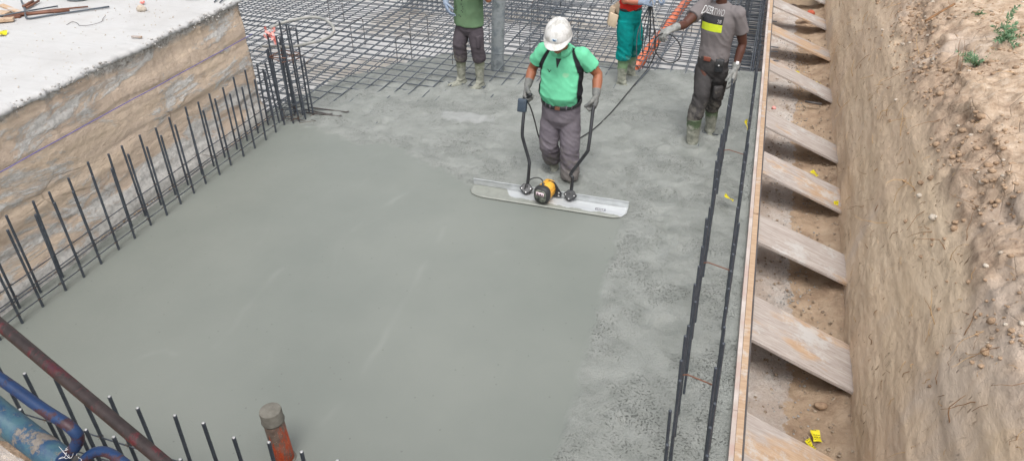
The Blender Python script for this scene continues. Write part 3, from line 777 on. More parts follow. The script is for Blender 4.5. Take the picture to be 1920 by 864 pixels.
def plank(name, ya, wid, label, zl=-.008, zr=-.33, mat='plankA', tilt=0.0, yaw=0.0, xr=1.215, thick=.027):
    wid += .03
    """board sloping from the formwork head down to the foot of the bank"""
    xa = FX(ya) + .094; L = math.hypot(xr - xa, zr - zl) + .02
    o = None; m = MB(); nx = 22; ny = 8
    top = []
    for i in range(nx + 1):
        r_ = []
        for j in range(ny + 1):
            u, v = i / nx, j / ny
            e = .006 * noise.noise(V((u * 5, ya, 0))) if j in (0, ny) else 0
            e2 = .007 * noise.noise(V((v * 6, ya, 4))) if i in (0, nx) else 0
            r_.append((u * L + e2, (v - .5) * wid + e, 0))
        top.append(r_)
    m.grid([[(a, b, -.0) for a, b, c in r_] for r_ in top]); 
    m.grid([[(a, b, -thick) for a, b, c in reversed(r_)] for r_ in top])
    edge = top[0] + [r_[-1] for r_ in top[1:]] + list(reversed(top[-1][:-1])) + [r_[0] for r_ in reversed(top[:-1])]
    m.grid([[(a, b, 0) for a, b, c in edge], [(a, b, -thick) for a, b, c in edge]])
    me = m.mesh(name, False)
    bm = bmesh.new(); bm.from_mesh(me); bmesh.ops.remove_doubles(bm, verts=bm.verts, dist=1e-5); bmesh.ops.recalc_face_normals(bm, faces=bm.faces); bm.to_mesh(me); bm.free()
    o = link(name, me, M[mat], None, bevel=.0025)
    o.location = (xa, ya, zl); o.rotation_euler = (tilt, math.atan2(zl - zr, xr - xa), yaw)
    return tag(o, label, 'board', 'formwork boards bracing the form against the bank')
PL = [(3.55, .50, 'tan stained brace board nearest the camera, cut off by the bottom edge', 'plankB'),
      (4.83, .54, 'pale grey brace board, second from the camera, next to a brown stone', 'plankA'),
      (6.15, .46, 'pinkish grey brace board, third from the camera, with a nail near its middle', 'plankA'),
      (7.48, .46, 'brace board fourth from the camera, tan, with a yellow label at its bank end', 'plankB'),
      (8.62, .44, 'brace board, fifth from the camera, with a yellow label lying in the gap beyond it', 'plankA'),
      (10.45, .44, 'grey brace board, sixth from the camera, beside the waist of the man in grey', 'plankA'),
      (11.98, .46, 'tan edged brace board, third from the far end of the photo', 'plankB'),
      (13.45, .42, 'pale grey brace board, second from the far end of the photo', 'plankA'),
      (14.9, .42, 'farthest brace board, at the top edge of the photo', 'plankA')]
for y, w_, lb, mt in PL: plank('brace_board', y, w_, lb, mat=mt, tilt=jit(.03), yaw=jit(.01), zr=-.33 + jit(.02))
# half buried boards under some braces
m = MB(); m.box((.55, 8.16, -.42), (.26, .06, .04), Matrix.Rotation(-.2, 3, 'Z')); tag(m.build('timber_offcut', M['rebarR'], bevel=.003), 'dark timber offcut in the trench between the fourth and fifth brace boards', 'timber')
m = MB(); m.box((.98, 10.1, -.36), (.22, .035, .02), Matrix.Rotation(-.1, 3, 'Z')); tag(m.build('timber_offcut', M['rebarW']), 'thin dark stick lying in the trench by the sixth brace board', 'timber')
m = MB(); m.box((.88, 5.90, .0), (.006, .07, .004)); 
nl = MB().tube([(.86, 6.36, -.195), (.87, 6.27, -.20)], .003, 6).build('nail', M['rebarR']); tag(nl, 'rusty nail lying on the third brace board', 'nail')

# yellow labels
def label_tag(x, y, z, rz, label, s=1, tilt=(0, 0), n=1, lines=True):
    t = thing('paper_tag', (x, y, z), label, 'label', 'yellow bar labels')
    R = Matrix.Rotation(rz, 3, 'Z') @ Matrix.Rotation(tilt[0], 3, 'X') @ Matrix.Rotation(tilt[1], 3, 'Y')
    w_, h_ = .055 * s, .085 * s; g = []
    for i in range(6):
        for_ = []
        for j in range(5):
            a, b = (j / 4 - .5) * w_, (i / 5 - .5) * h_; for_.append(V((x, y, z)) + R @ V((a, b, .007 * math.sin(i * 1.1 + j * .7) * s)))
        g.append(for_)
    MB().grid(g).build('paper', M['tag'], t)
    if lines:
        m = MB()
        for i in range(5):
            for k in range(3):
                if random.random() < .75:
                    b = (i / 5 - .36) * h_; a = (k - 1) * w_ * .28; c = V((x, y, z)) + R @ V((a, b, .0065 * s)); m.box(c, (w_ * .2, h_ * .045, .0006), R)
        m.build('print', M['tagink'], t)
label_tag(.963, 4.13, -.425, .25, 'bright yellow label on the trench floor beside the brace board nearest the camera', 1.15, (.15, .1))
label_tag(.923, 4.03, -.42, .9, 'crumpled yellow label half under the brace board nearest the camera', 1.0, (.5, .3))
label_tag(.53, 5.42, -.44, 1.1, 'dull yellow label under the third brace board close to the form', .9, (.2, .2))
label_tag(1.17, 7.32, -.30, .3, 'small yellow label stuck on the bank end of the fourth brace board', .9, (.8, .2))
label_tag(.98, 8.1, -.38, .9, 'yellow label on the sand between the fourth and fifth brace boards', 1.1, (.3, .1))
label_tag(.78, 11.25, -.40, .4, 'yellow label in the trench gap beyond the sixth brace board', 1.1, (.2, .3))
label_tag(1.05, 10.85, -.36, 1.4, 'small yellow label against the bank just beyond the sixth brace board', .9, (.2, .3))
label_tag(.08, 6.38, .12, 1.5, 'torn yellow label on the bar row halfway between camera and man in grey', 1.15, (.5, .2))
label_tag(.13, 7.35, .45, 1.2, 'yellow label tied high on the bar row by the boots of the man in grey', 1.2, (1.2, .2))
label_tag(-.09, 10.6, -.02, .2, 'yellow label in the beam cage right of the man in grey', 1.3, (.4, .2))
t = MB(); t.box((.86, 13.9, -.34), (.22, .1, .07), Matrix.Rotation(.4, 3, 'Z')); lump(t, (.95, 13.95, -.3), .07, 3, 10, 7); lump(t, (.82, 13.85, -.3), .05, 4, 10, 7)
tag(t.build('clay_rubble', simple('red_clay', S(176, 84, 60), S(196, 104, 78), 12, .8, bump=.4)), 'broken red clay block in the trench at the top edge', 'rubble')
m = MB(); lump(m, (.47, 9.62, -.30), .03, 9, 8, 6); tag(m.build('plastic_scrap', M['ribbon']), 'small red scrap against the form by the fifth brace board gap', 'scrap')

# ------------------------------------------------------------------ people
def otube(mb, pts, ra, rb, side, n=22, e=.9):
    pts = [V(p) for p in pts]; vs = []; fs = []
    for i, p in enumerate(pts):
        t = (pts[min(i + 1, len(pts) - 1)] - pts[max(i - 1, 0)]).normalized(); s_ = V(side); s_ = (s_ - t * s_.dot(t)).normalized(); w_ = t.cross(s_)
        for k in range(n):
            c = 2 * PI * k / n; ca, sa = math.cos(c), math.sin(c)
            vs.append(p + s_ * ra[i] * math.copysign(abs(ca) ** e, ca) + w_ * rb[i] * math.copysign(abs(sa) ** e, sa))
    for i in range(len(pts) - 1):
        for k in range(n):
            a = i * n + k; b = i * n + (k + 1) % n; fs.append((a, b, b + n, a + n))
    fs.append(tuple(reversed(range(n)))); m = (len(pts) - 1) * n; fs.append(tuple(range(m, m + n)))
    return mb.add(vs, fs)
def cap(mb, a, b, ra, rb, n=14):
    """tapered limb with rounded ends"""
    a, b = V(a), V(b); mb.tube([a, a.lerp(b, .33), a.lerp(b, .66), b], [ra, lerp(ra, rb, .3) * 1.02, lerp(ra, rb, .66), rb], n)
    mb.ell(a, (ra,) * 3); mb.ell(b, (rb,) * 3)
def rotm(pitch, yaw, roll=0):
    return Matrix.Rotation(yaw, 3, 'Z') @ Matrix.Rotation(pitch, 3, 'X') @ Matrix.Rotation(roll, 3, 'Y')
def head_mb(mb, c, R):
    """face looks along -y of R"""
    A = lambda p: V(c) + R @ V(p)
    E_ = lambda p, r, n=14: mb.ell(A(p), r, n, 10, R)
    E_((0, .012, .03), (.076, .094, .088)); E_((0, -.02, -.03), (.060, .070, .078)); E_((0, -.045, -.078), (.036, .034, .030))
    E_((0, .03, -.02), (.066, .07, .07)); E_((0, -.088, -.012), (.013, .020, .026), 10); E_((0, -.096, -.03), (.017, .016, .012), 10)
    E_((0, -.078, .022), (.05, .02, .012), 10); E_((0, -.084, -.058), (.024, .012, .007), 10); E_((0, -.081, -.070), (.019, .012, .007), 10)
    for s_ in (-1, 1):
        E_((s_ * .076, .01, -.008), (.010, .020, .032), 8); E_((s_ * .038, -.062, -.022), (.022, .022, .02), 10)
def face_bits(parent, c, R, hairmat, cap_hair=True):
    A = lambda p: V(c) + R @ V(p)
    for s_ in (-1, 1):
        MB().ell(A((s_ * .030, -.078, .006)), (.0125, .009, .0085), 12, 8, R).build('eye', M['eye'], parent)
        MB().tube([A((s_ * .014, -.093, .023)), A((s_ * .03, -.092, .029)), A((s_ * .047, -.080, .024))], [.003, .004, .002], 6).build('eyebrow', hairmat, parent)
    if cap_hair:
        m = MB()
        for i in range(9):
            a = PI * .52 * i / 8
        m.ell(A((0, .022, .038)), (.082, .096, .090), 20, 14, R)
        me = m.mesh('hair'); bm = bmesh.new(); bm.from_mesh(me); Ri = R.transposed()
        dl = [v for v in bm.verts if ((Ri @ (v.co - V(c))).y < -.05 and (Ri @ (v.co - V(c))).z < .07) or (Ri @ (v.co - V(c))).z < -.03]
        bmesh.ops.delete(bm, geom=dl, context='VERTS'); bm.to_mesh(me); bm.free(); link('hair', me, hairmat, parent)
def glove(parent, W, D, N, side, mat, curl=(.9, 1.2, .9), spread=0, thumb=.7, s=1.0, name='glove', cuff=True, fore=None):
    """W wrist, D wrist->knuckles, N where the palm faces, side = direction of the thumb edge"""
    W, D, N = V(W), V(D).normalized(), V(N); N = (N - D * N.dot(D)).normalized(); T = V(side); T = (T - D * T.dot(D) - N * T.dot(N)).normalized()
    m = MB(); kn = []
    for i, (o_, l) in enumerate(((.033, .088), (.011, .094), (-.011, .090), (-.031, .080))):
        k = W + (D * l + T * o_) * s; kn.append(k)
        m.tube([W + T * o_ * .55 * s, (W + k) / 2 + T * o_ * .1 - N * .003, k], [.019 * s, .0185 * s, .0145 * s], 12); m.ell(k, (.0145 * s,) * 3)
    m.ell(W + D * .045 * s, (.036 * s, .036 * s, .022 * s), 14, 10, Matrix((T, D, N)).transposed())
    for i, (k, L) in enumerate(zip(kn, ((.040, .026, .022), (.045, .029, .023), (.041, .027, .022), (.032, .021, .019)))):
        p = k; a = .12 * i * .3; d = D; rr = .0118 * s
        for j in range(3):
            a += curl[j] * (1 + .07 * (i - 1)); d = (D * math.cos(a) + N * math.sin(a) + T * spread * (1.5 - i) * .1).normalized()
            q = p + d * L[j] * s; m.tube([p, q], [rr, rr * .92], 10); m.ell(q, (rr * .95,) * 3, 10, 7); p = q; rr *= .93
    b = W + (D * .022 + T * .026 + N * .008) * s; d1 = (D * .7 + T * .62 + N * .35).normalized(); q = b + d1 * .042 * s
    d2 = (D * .85 + T * (.45 - thumb * .6) + N * thumb).normalized(); q2 = q + d2 * .033 * s; d3 = (D * .8 - T * (thumb * .5) + N * (thumb + .2)).normalized(); q3 = q2 + d3 * .026 * s
    m.tube([b, q], [.019 * s, .0155 * s], 12); m.ell(q, (.0155 * s,) * 3); m.tube([q, q2], [.015 * s, .013 * s], 12); m.ell(q2, (.013 * s,) * 3); m.tube([q2, q3], [.013 * s, .0115 * s], 10); m.ell(q3, (.0115 * s,) * 3)
    if cuff:
        f_ = V(fore).normalized() if fore is not None else -D
        m.tube([W, W + f_ * .03, W + f_ * .062], [.031 * s, .033 * s, .036 * s], 16); m.ell(W, (.029 * s,) * 3)
    me = blob(m, .0042, 2)
    return link(name, me, mat, parent)
def boot(parent, top, ank, toe, mat, sc_=1.0, name='boot', rt=.062, z0=None):
    """wellington from its upper rim down to the foot; toe = horizontal direction"""
    top, ank, toe = V(top), V(ank), V(toe).normalized(); m = MB()
    sd = toe.cross(V((0, 0, 1)))
    m.tube([top, top.lerp(ank, .35), top.lerp(ank, .75), ank + V((0, 0, -.02))], [rt, rt * .97, rt * .82, rt * .8], 20)
    f = ank + V((0, 0, -.065)); R = Matrix((toe, -sd, V((0, 0, 1)))).transposed()
    m.ell(f - toe * .015, (.062 * sc_, .043 * sc_, .05), 16, 10, R); m.ell(f + toe * .06 + V((0, 0, -.012)), (.085 * sc_, .044 * sc_, .042), 16, 10, R)
    m.ell(f + toe * .125 * sc_ + V((0, 0, -.016)), (.062 * sc_, .048 * sc_, .034), 16, 10, R)
    m.ell(ank - V((0, 0, .02)) + toe * .02, (.055, .042, .05), 14, 10, R)
    me = blob(m, .007, 3)
    zz = top.z - .012
    wrinkle(me, .006, lambda p: fbm((p.x * 9, p.y * 9, p.z * 22), 3) * (1 if p.z < zz else 0))
    o = link(name, me, mat, parent)
    sl = MB(); out = []
    for k in range(28):
        a = 2 * PI * k / 28; c_, s_ = math.cos(a), math.sin(a); lx = (.105 if c_ > 0 else .085) * sc_ * c_ + .055; ly = (.050 - .008 * (1 if c_ < 0 else 0)) * sc_ * s_
        out.append((lx, ly))
    o2 = sl.prism(out, -.118, -.098, None); sl.v = [tuple(V((f.x, f.y, f.z + .065)) + toe * p[0] - sd * p[1] + V((0, 0, p[2]))) for p in sl.v]
    sl.build('sole', mat, o, bevel=.003)
    MB().tube([top + V((0, 0, -.004)), top + V((0, 0, .006))], [rt * 1.05, rt * 1.05], 20).build('rim', mat, o)
    return o

M['eye'] = simple('eye', (.5, .48, .45), (.02, .015, .012), 60, .3)
M['hairB'] = simple('black_hair', (.012, .01, .009), (.025, .02, .018), 60, .7, bump=.6, bscale=200)
M['hairD'] = simple('dark_brown_hair', (.035, .025, .018), (.06, .045, .03), 60, .7, bump=.6, bscale=200)
def m_skin(name, c):
    t = NT(name); b = t.noise(9, 5, .6); col = t.mix(t.ramp(b, [(.35, .35), (.65, 0.)]), c, tuple(v * .72 for v in c)); col = t.mix(t.ramp(t.noise(26, 4), [(.55, 0.), (.75, .25)]), col, (c[0] * 1.1, c[1] * .8, c[2] * .72))
    t.b.inputs['Subsurface Weight'].default_value = .08; t.b.inputs['Subsurface Radius'].default_value = (.02, .008, .004); t.b.inputs['Subsurface Scale'].default_value = .3
    return t.out(col, .48, t.bump(t.noise(160, 3), .15, .002), 0, .35)
M['skinT'] = m_skin('tanned_skin', S(150, 97, 72)); M['skinD'] = m_skin('dark_skin', S(82, 52, 42)); M['skinR'] = m_skin('reddish_skin', S(168, 106, 84))
M['gloveG'] = simple('dusty_grey_glove', S(96, 98, 98), S(122, 122, 118), 30, .9, bump=.5, bscale=160)
M['gloveL'] = simple('pale_grey_glove', S(150, 150, 146), S(112, 114, 112), 26, .9, bump=.5, bscale=160)
M['gloveB'] = simple('blue_grey_glove', S(108, 124, 146), S(140, 150, 164), 24, .9, bump=.5, bscale=160)
CEM = S(150, 150, 138)
M['trG'] = m_cloth('grey_work_trousers', False, S(104, 98, 106), S(118, 112, 118), S(112, 108, 104), .30)
M['trK'] = m_cloth('dark_work_trousers', False, S(56, 54, 54), S(74, 72, 72), S(104, 100, 94), .42)
M['trP'] = m_cloth('brown_grey_work_trousers', False, S(72, 66, 72), S(86, 80, 84), S(110, 106, 98), .34)
M['trT'] = m_cloth('teal_work_trousers', False, S(0, 120, 118), S(10, 138, 134), S(90, 128, 118), .32)
M['shV'] = m_cloth('cotton_shirt', True, bump=.25); M['shO'] = m_cloth('olive_shirt', False, S(92, 118, 90), S(104, 128, 98), scale=4)
M['shR'] = m_cloth('red_shirt', False, S(190, 44, 36), S(206, 56, 46), scale=4)
def m_boot(name, a, b, hz):
    t = NT(name); g = t.n.new('ShaderNodeNewGeometry'); z = t.sep(2, g.outputs['Position'])
    c = t.ramp(t.noise(9, 5, .6), [(.35, a), (.65, b)]); f = t.math('SUBTRACT', t.noise(10, 7, .75), t.math('MULTIPLY', t.math('SUBTRACT', z, hz), 2.2))
    c = t.mix(t.ramp(f, [(.42, 0.), (.56, .95)]), c, t.ramp(t.noise(16, 6, .7), [(.35, S(112, 114, 104)), (.65, S(160, 160, 148))]))
    return t.out(c, .6, t.bump(t.noise(50, 6, .7), .3, .004), 0, .35)
M['bootG'] = m_boot('green_rubber_boot', S(70, 84, 62), S(84, 98, 74), .19); M['bootE'] = m_boot('pale_green_rubber_boot', S(100, 128, 96), S(120, 146, 110), .20)
M['bootC'] = m_boot('cement_coated_boot', S(104, 108, 92), S(124, 128, 108), .22)

def trousers(parent, name, waist, crotch, legs, side, rw, rd, mat, vox=.009, amp=.008, rad=(.095, .078, .068), seed=0):
    """legs: list of (hip, knee, hem)"""
    m = MB(); waist = V(waist); crotch = V(crotch)
    otube(m, [waist, waist.lerp(crotch, .3), waist.lerp(crotch, .7), crotch + V((0, 0, -.01))], [rw, rw * 1.06, rw * 1.04, rw * .62], [rd, rd * 1.05, rd * 1.02, rd * .7], side)
    for hip, knee, hem in legs:
        hip, knee, hem = V(hip), V(knee), V(hem)
        m.tube([hip + V((0, 0, .03)), hip.lerp(knee, .3), hip.lerp(knee, .75), knee, knee.lerp(hem, .4), knee.lerp(hem, .85), hem], [rad[0] * .93, rad[0], rad[1] * 1.08, rad[1], rad[1] * .95, rad[2] * 1.08, rad[2]], 20)
    me = blob(m, vox, 3)
    def fn(p):
        zz = (p.z - crotch.z); q = V((p.x * 7 + seed, p.y * 7, p.z * 15)); a = 1 - abs(noise.noise(q + V((0, 0, p.x * 8)))) * 2.2
        b = 1 - abs(noise.noise(V((p.x * 14 + seed, p.y * 14, p.z * 26 + p.x * 30)))) * 2
        lo = smooth(.0, -.35, zz); return a * (.5 + .6 * lo) * .6 + b * .35 * (.3 + lo)
    wrinkle(me, amp, fn)
    return link(name, me, mat, parent)

def stitch_text(parent, txt, size, pos, fwd, right, up, target, mat, bold=0.0, off=.003, name='print', xs=1.0):
    """lettering printed on a garment: projected on its surface"""
    cu = bpy.data.curves.new('t', 'FONT'); cu.body = txt; cu.size = size; cu.offset = bold; cu.align_x = 'CENTER'; cu.resolution_u = 3
    o = bpy.data.objects.new('t', cu); COL.objects.link(o); dg = bpy.context.evaluated_depsgraph_get(); dg.update()
    me = bpy.data.meshes.new_from_object(o.evaluated_get(dg)); bpy.data.objects.remove(o)
    bm = bmesh.new(); bm.from_mesh(me)
    bmesh.ops.subdivide_edges(bm, edges=[e for e in bm.edges if e.calc_length() > size * .25], cuts=2); bm.to_mesh(me); bm.free()
    pr = V(pos)
    for v in me.vertices:
        q = pr + V(right) * v.co.x * xs + V(up) * v.co.y
        hit = target.ray_cast(q + V(fwd) * .5, -V(fwd)); v.co = (hit[0] + V(fwd) * off) if hit[0] is not None else q
    return link(name, me, mat, parent)
def decal(parent, poly_fn, nu, nv, fwd, target, mat, name, off=.002):
    rows = []
    for i in range(nu + 1):
        r_ = []
        for j in range(nv + 1):
            q = poly_fn(i / nu, j / nv); hit = target.ray_cast(q + V(fwd) * .5, -V(fwd)); r_.append((hit[0] + V(fwd) * off) if hit[0] is not None else q)
        rows.append(r_)
    return MB().grid(rows).build(name, mat, parent)
def bvh_of(o, parent):
    org = ORG.get(o.name, V((0, 0, 0))); return BVHTree.FromPolygons([v.co + org for v in o.data.vertices], [p.vertices for p in o.data.polygons])

# ---- man in the green polo shirt with the screed
G = thing('person', (-1.63, 6.52, 0), 'man in white hard hat and bright green polo shirt guiding the screed', 'person', None)
cx = -1.63
hc = V((-1.630, 6.285, 1.505)); HR = rotm(math.radians(21), .05, .0)
b = MB()
otube(b, [(cx, 6.5, .80), (cx, 6.47, .95), (cx, 6.48, 1.15), (cx, 6.47, 1.30), (cx, 6.45, 1.37)], [.16, .17, .165, .15, .08], [.12, .13, .12, .10, .06], (1, 0, 0))
b.tube([(cx, 6.455, 1.33), (cx, 6.41, 1.41), (cx - .0, 6.34, 1.455)], [.062, .058, .058], 16)
head_mb(b, hc, HR)
shL, elL, wrL = V((-1.815, 6.475, 1.315)), V((-1.935, 6.53, 1.115)), V((-1.945, 6.40, .985))
shR, elR, wrR = V((-1.445, 6.475, 1.315)), V((-1.295, 6.53, 1.13)), V((-1.272, 6.40, .975))
for s_, e_, w_ in ((shL, elL, wrL), (shR, elR, wrR)):
    b.tube([s_, s_.lerp(e_, .3), s_.lerp(e_, .7), e_, e_.lerp(w_, .3), e_.lerp(w_, .7), w_], [.060, .060, .053, .046, .050, .042, .033], 16); b.ell(s_, (.056,) * 3); b.ell(e_, (.041,) * 3)
for hx, kx, ax_ in ((-1.72, -1.735, V((-1.715, 6.61, -.02))), (-1.54, -1.515, V((-1.50, 6.47, -.02)))):
    b.tube([(hx, 6.5, .84), (kx, 6.47, .42), (kx, 6.49, .25)], [.08, .055, .04], 14)
body = link('body', blob(b, .0075, 2), M['skinT'], G)
face_bits(body, hc, HR, M['hairD'])
# shirt
m = MB()
otube(m, [(cx, 6.50, .884), (cx, 6.485, .90), (cx, 6.455, .96), (cx, 6.46, 1.04), (cx, 6.475, 1.16), (cx, 6.475, 1.26), (cx, 6.465, 1.33), (cx, 6.45, 1.375), (cx, 6.44, 1.395)],
      [.172, .190, .205, .198, .198, .205, .170, .10, .07], [.145, .162, .178, .165, .15, .135, .105, .082, .066], (1, 0, 0), 28)
for s_, e_ in ((shL, elL), (shR, elR)):
    ex = s_.lerp(e_, .62); m.tube([s_ + V(((cx - s_.x) * .35, 0, .0)), s_, s_.lerp(e_, .3), ex], [.075, .074, .073, .074], 20); m.ell(s_, (.074,) * 3)
sm = blob(m, .0075, 3)
wrinkle(sm, .009, lambda p: (1 - abs(noise.noise(V((p.x * 8, p.y * 8, p.z * 12 + p.x * 10)))) * 2.2) * (.35 + .9 * smooth(.2, .14, abs(p.x - cx) * 0 + abs(p.z - 1.2) * .5) * smooth(.1, .2, abs(p.x - cx))) + .3 * math.sin(p.z * 55 + 8 * fbm((p.x * 5, p.y * 5, 0))) * smooth(1.0, .84, p.z))
GR = S(108, 196, 154); BK = (.018, .018, .022)
xsn = [(.80, .182), (.9, .196), (1.02, .196), (1.14, .198), (1.2, .190), (1.26, .168), (1.32, .138), (1.37, .112), (1.4, .10)]
def polo(p, n):
    dx = abs(p.x - cx); x0 = interp(xsn, p.z); front = p.y < 6.47
    wd = interp([(1.1, .018), (1.2, .022), (1.3, .02), (1.38, .012)], p.z)
    if p.z > 1.17: f = smooth(wd + .006, wd - .002, abs(dx - x0)) if front else 0; f *= smooth(1.40, 1.375, p.z)
    else: f = smooth(x0 - .022, x0 - .012, dx)
    c = [lerp(a, b_, f) for a, b_ in zip(GR, BK)]
    st = smooth(.55, .95, math.exp(-(((p.x - cx - .075) / .045) ** 2 + ((p.z - 1.165) / .03) ** 2)) + .35 * fbm((p.x * 14, p.y * 8, p.z * 14))) if front else 0
    return [lerp(a, b_, st * .7) for a, b_ in zip(c, S(150, 196, 158))]
vcol(sm, polo); shirt = link('polo_shirt', sm, M['shV'], G); sb = bvh_of(shirt, G)
# collar, placket, chest emblem
m = MB(); cc = V((cx, 6.425, 1.395))
for s_ in (-1, 1):
    rows = []
    for i in range(15):
        a = lerp(-PI / 2 + .20, PI / 2, i / 14); rr = V((math.cos(a) * s_, math.sin(a), 0)); dz = -.035 * max(0, -math.sin(a))
        p = cc + V((rr.x * .068, rr.y * .060, dz)); wd = .035 + .018 * max(0, -math.sin(a))
        rows.append([p + V((0, 0, .018)), p + V((rr.x * .006, rr.y * .006, .022)), p + V((rr.x * .026, rr.y * .026, .022 - wd * .5)), p + V((rr.x * .036, rr.y * .036, .016 - wd)), p + V((rr.x * .028, rr.y * .028, .014 - wd)), p + V((rr.x * .0, rr.y * .0, .0))])
    m.grid(rows)
vc = m.mesh('collar'); vcol(vc, lambda p, n: GR); link('collar', vc, M['shV'], shirt)
M['navy'] = simple('black_print', BK, (.03, .03, .035), 30, .8)
F = V((0, -1, .25)).normalized()
decal(shirt, lambda u, v: V((cx - .008 + (u - .5) * lerp(.05, .006, v) - .005 * v, 6.2, 1.345 - .088 * v)), 5, 8, F, sb, M['navy'], 'placket', .003)
def birdish(u, v): return V((cx - .112 + u * .050, 6.2, 1.222 + .010 * math.sin(u * 9 + .4) + (v - .5) * .012 * math.sin(u * PI + .15) - u * .004))
decal(shirt, birdish, 14, 2, F, sb, M['navy'], 'chest_emblem', .003)
# trousers, belt
tr = trousers(G, 'trousers', (cx, 6.505, .86), (cx, 6.505, .58), [((-1.725, 6.50, .66), (-1.735, 6.455, .36), (-1.722, 6.585, .13)), ((-1.535, 6.50, .66), (-1.512, 6.45, .34), (-1.50, 6.465, .015))], (1, 0, 0), .178, .145, M['trG'], rad=(.106, .090, .080), amp=.014)
m = MB(); pts = []
for i in range(33):
    a = 2 * PI * i / 32; pts.append((cx + .197 * math.cos(a), 6.500 + .165 * math.sin(a), .850 - .028 * max(0, -math.sin(a))))
rows = [[(p[0] + (p[0] - cx) * k, p[1] + (p[1] - 6.5) * k, p[2] + dz) for p in pts] for k, dz in ((.0, -.02), (.03, -.019), (.03, .019), (.0, .02))]
bl = m.grid(rows).build('belt', M['black'], G)
MB().box((cx + .005, 6.325, .822), (.05, .010, .036)).build('buckle', M['rebarR'], bl, bevel=.003)
for x in (-.12, -.07, .09, .135): 
    y = 6.500 - .1715 * math.sqrt(max(0, 1 - (x / .19) ** 2)); MB().box((cx + x, y - .001, .828), (.012, .012, .05)).build('belt_loop', M['trG'], tr)
boot(G, (-1.724, 6.60, .20), (-1.712, 6.63, .015), (.12, -1, 0), M['bootG'], rt=.060)
boot(G, (-1.50, 6.47, .10), (-1.498, 6.48, .0), (.05, -1, 0), M['bootG'], rt=.060)
glove(G, wrL, (-.02, -.55, -.85), (1, 0, 0), (0, -1, .2), M['gloveG'], (.95, 1.3, .9), thumb=.9, fore=elL - wrL, s=1.22)
glove(G, wrR, (.02, -.35, -.95), (-1, 0, 0), (0, -1, .2), M['gloveG'], (.95, 1.3, .9), thumb=.9, fore=elR - wrR, s=1.22)
# hard hat
def hardhat(parent, c, R):
    A = lambda p: V(c) + R @ V(p); rows = []
    for i in range(15):
        th = (PI / 2) * i / 14; r_ = []
        for k in range(49):
            a = 2 * PI * k / 48; ca, sa = math.cos(a), math.sin(a)
            rr = math.cos(th) ** .82; x = .122 * rr * ca; y = .148 * rr * sa; z = .150 * math.sin(th)
            # three raised ribs front to back
            for rx in (-.038, .0, .038): z += .006 * math.exp(-((x - rx) / .0075) ** 2) * smooth(.14, .09, abs(y)) * smooth(.15, .6, math.sin(th)) if rx == 0 or True else 0
            if sa < -.75 and .1 < th < .5: y -= .004
            r_.append(A((x, y, z)))
        rows.append(r_)
    sh = MB().grid(rows).build('hard_hat', M['white'], parent); sh.modifiers.new('s', 'SOLIDIFY').thickness = .004
    rim = []; 
    for k in range(49):
        a = 2 * PI * k / 48; ca, sa = math.cos(a), math.sin(a); f = smooth(.2, 1, -sa)
        rim.append((ca, sa, f))
    rows = [[A((ca * (.121 + e * .5), sa * (.147 + e * (1 + 0 * f)) - (o_ * f), z - .012 * f * (o_ / .05))) for ca, sa, f in rim] for e, o_, z in ((0, 0, .012), (.006, .0, -.004), (.014, .05, -.010), (.014, .053, -.014), (.004, .045, -.014), (-.004, 0, -.008))]
    br = MB().grid(rows).build('brim', M['white'], sh)
    # band line and badge on the front
    MB().box(A((0, -.146, .040)), (.046, .004, .026), R @ Matrix.Rotation(-.22, 3, 'X')).build('badge', M['badge'], sh, bevel=.001)
    mb = MB(); mb.prism([(-.018, .009), (-.006, .009), (-.002, .002), (.018, .007), (.018, .003), (.002, -.003), (.016, -.007), (.014, -.010), (-.008, -.009), (-.013, -.001)], .0, .001, None)
    R2 = R @ Matrix.Rotation(-.22, 3, 'X') @ Matrix.Rotation(PI / 2, 3, 'X'); mb.v = [tuple(A((0, -.1492, .040)) + R2 @ V(p)) for p in mb.v]; mb.build('badge_emblem', M['blue'], sh)
    st = []
    for s_ in (-1, 1): st.append(MB().tube([A((s_ * .09, .06, -.005)), A((s_ * .085, .0, -.05)), A((s_ * .05, -.03, -.10))], .003, 6))
    for q in st: q.build('chin_strap', M['rubber'], sh)
M['badge'] = simple('pale_badge', (.62, .66, .68), (.55, .62, .66), 30, .5); M['blue'] = simple('blue_print', S(40, 90, 130), S(60, 110, 150), 30, .5)
hardhat(G, hc + HR @ V((0, .012, .052)), HR @ Matrix.Rotation(-.10, 3, 'X'))

# ---- man in the grey T-shirt holding the cable
GP = thing('person', (-.32, 7.85, 0), 'man in grey T-shirt with black and yellow print standing beside the bar rows', 'person')
yw = -.30; sd = V((math.cos(yw), math.sin(yw), 0)); fw = V((math.sin(yw), -math.cos(yw), 0))   # body turned a little to the picture's left
c0 = V((-.325, 7.87, 0))
def L_(a, f, z): return c0 + sd * a + fw * f + V((0, 0, z))
hc2 = L_(-.02, .05, 1.665); HR2 = rotm(math.radians(18), yw - .2)
shL, elL, wrL = L_(-.185, .0, 1.455), V((-.655, 7.66, 1.315)), V((-.745, 7.52, 1.315))
shR, elR, wrR = L_(.185, .0, 1.43), V((-.055, 7.90, 1.10)), V((-.085, 7.80, .86))
b = MB()
otube(b, [L_(0, 0, .92), L_(0, 0, 1.08), L_(0, .01, 1.25), L_(0, 0, 1.40), L_(0, 0, 1.49)], [.13, .13, .155, .16, .07], [.09, .095, .11, .095, .05], sd)
b.tube([L_(0, 0, 1.44), L_(-.005, .02, 1.53), L_(-.01, .035, 1.60)], [.062, .056, .056], 16); head_mb(b, hc2, HR2)
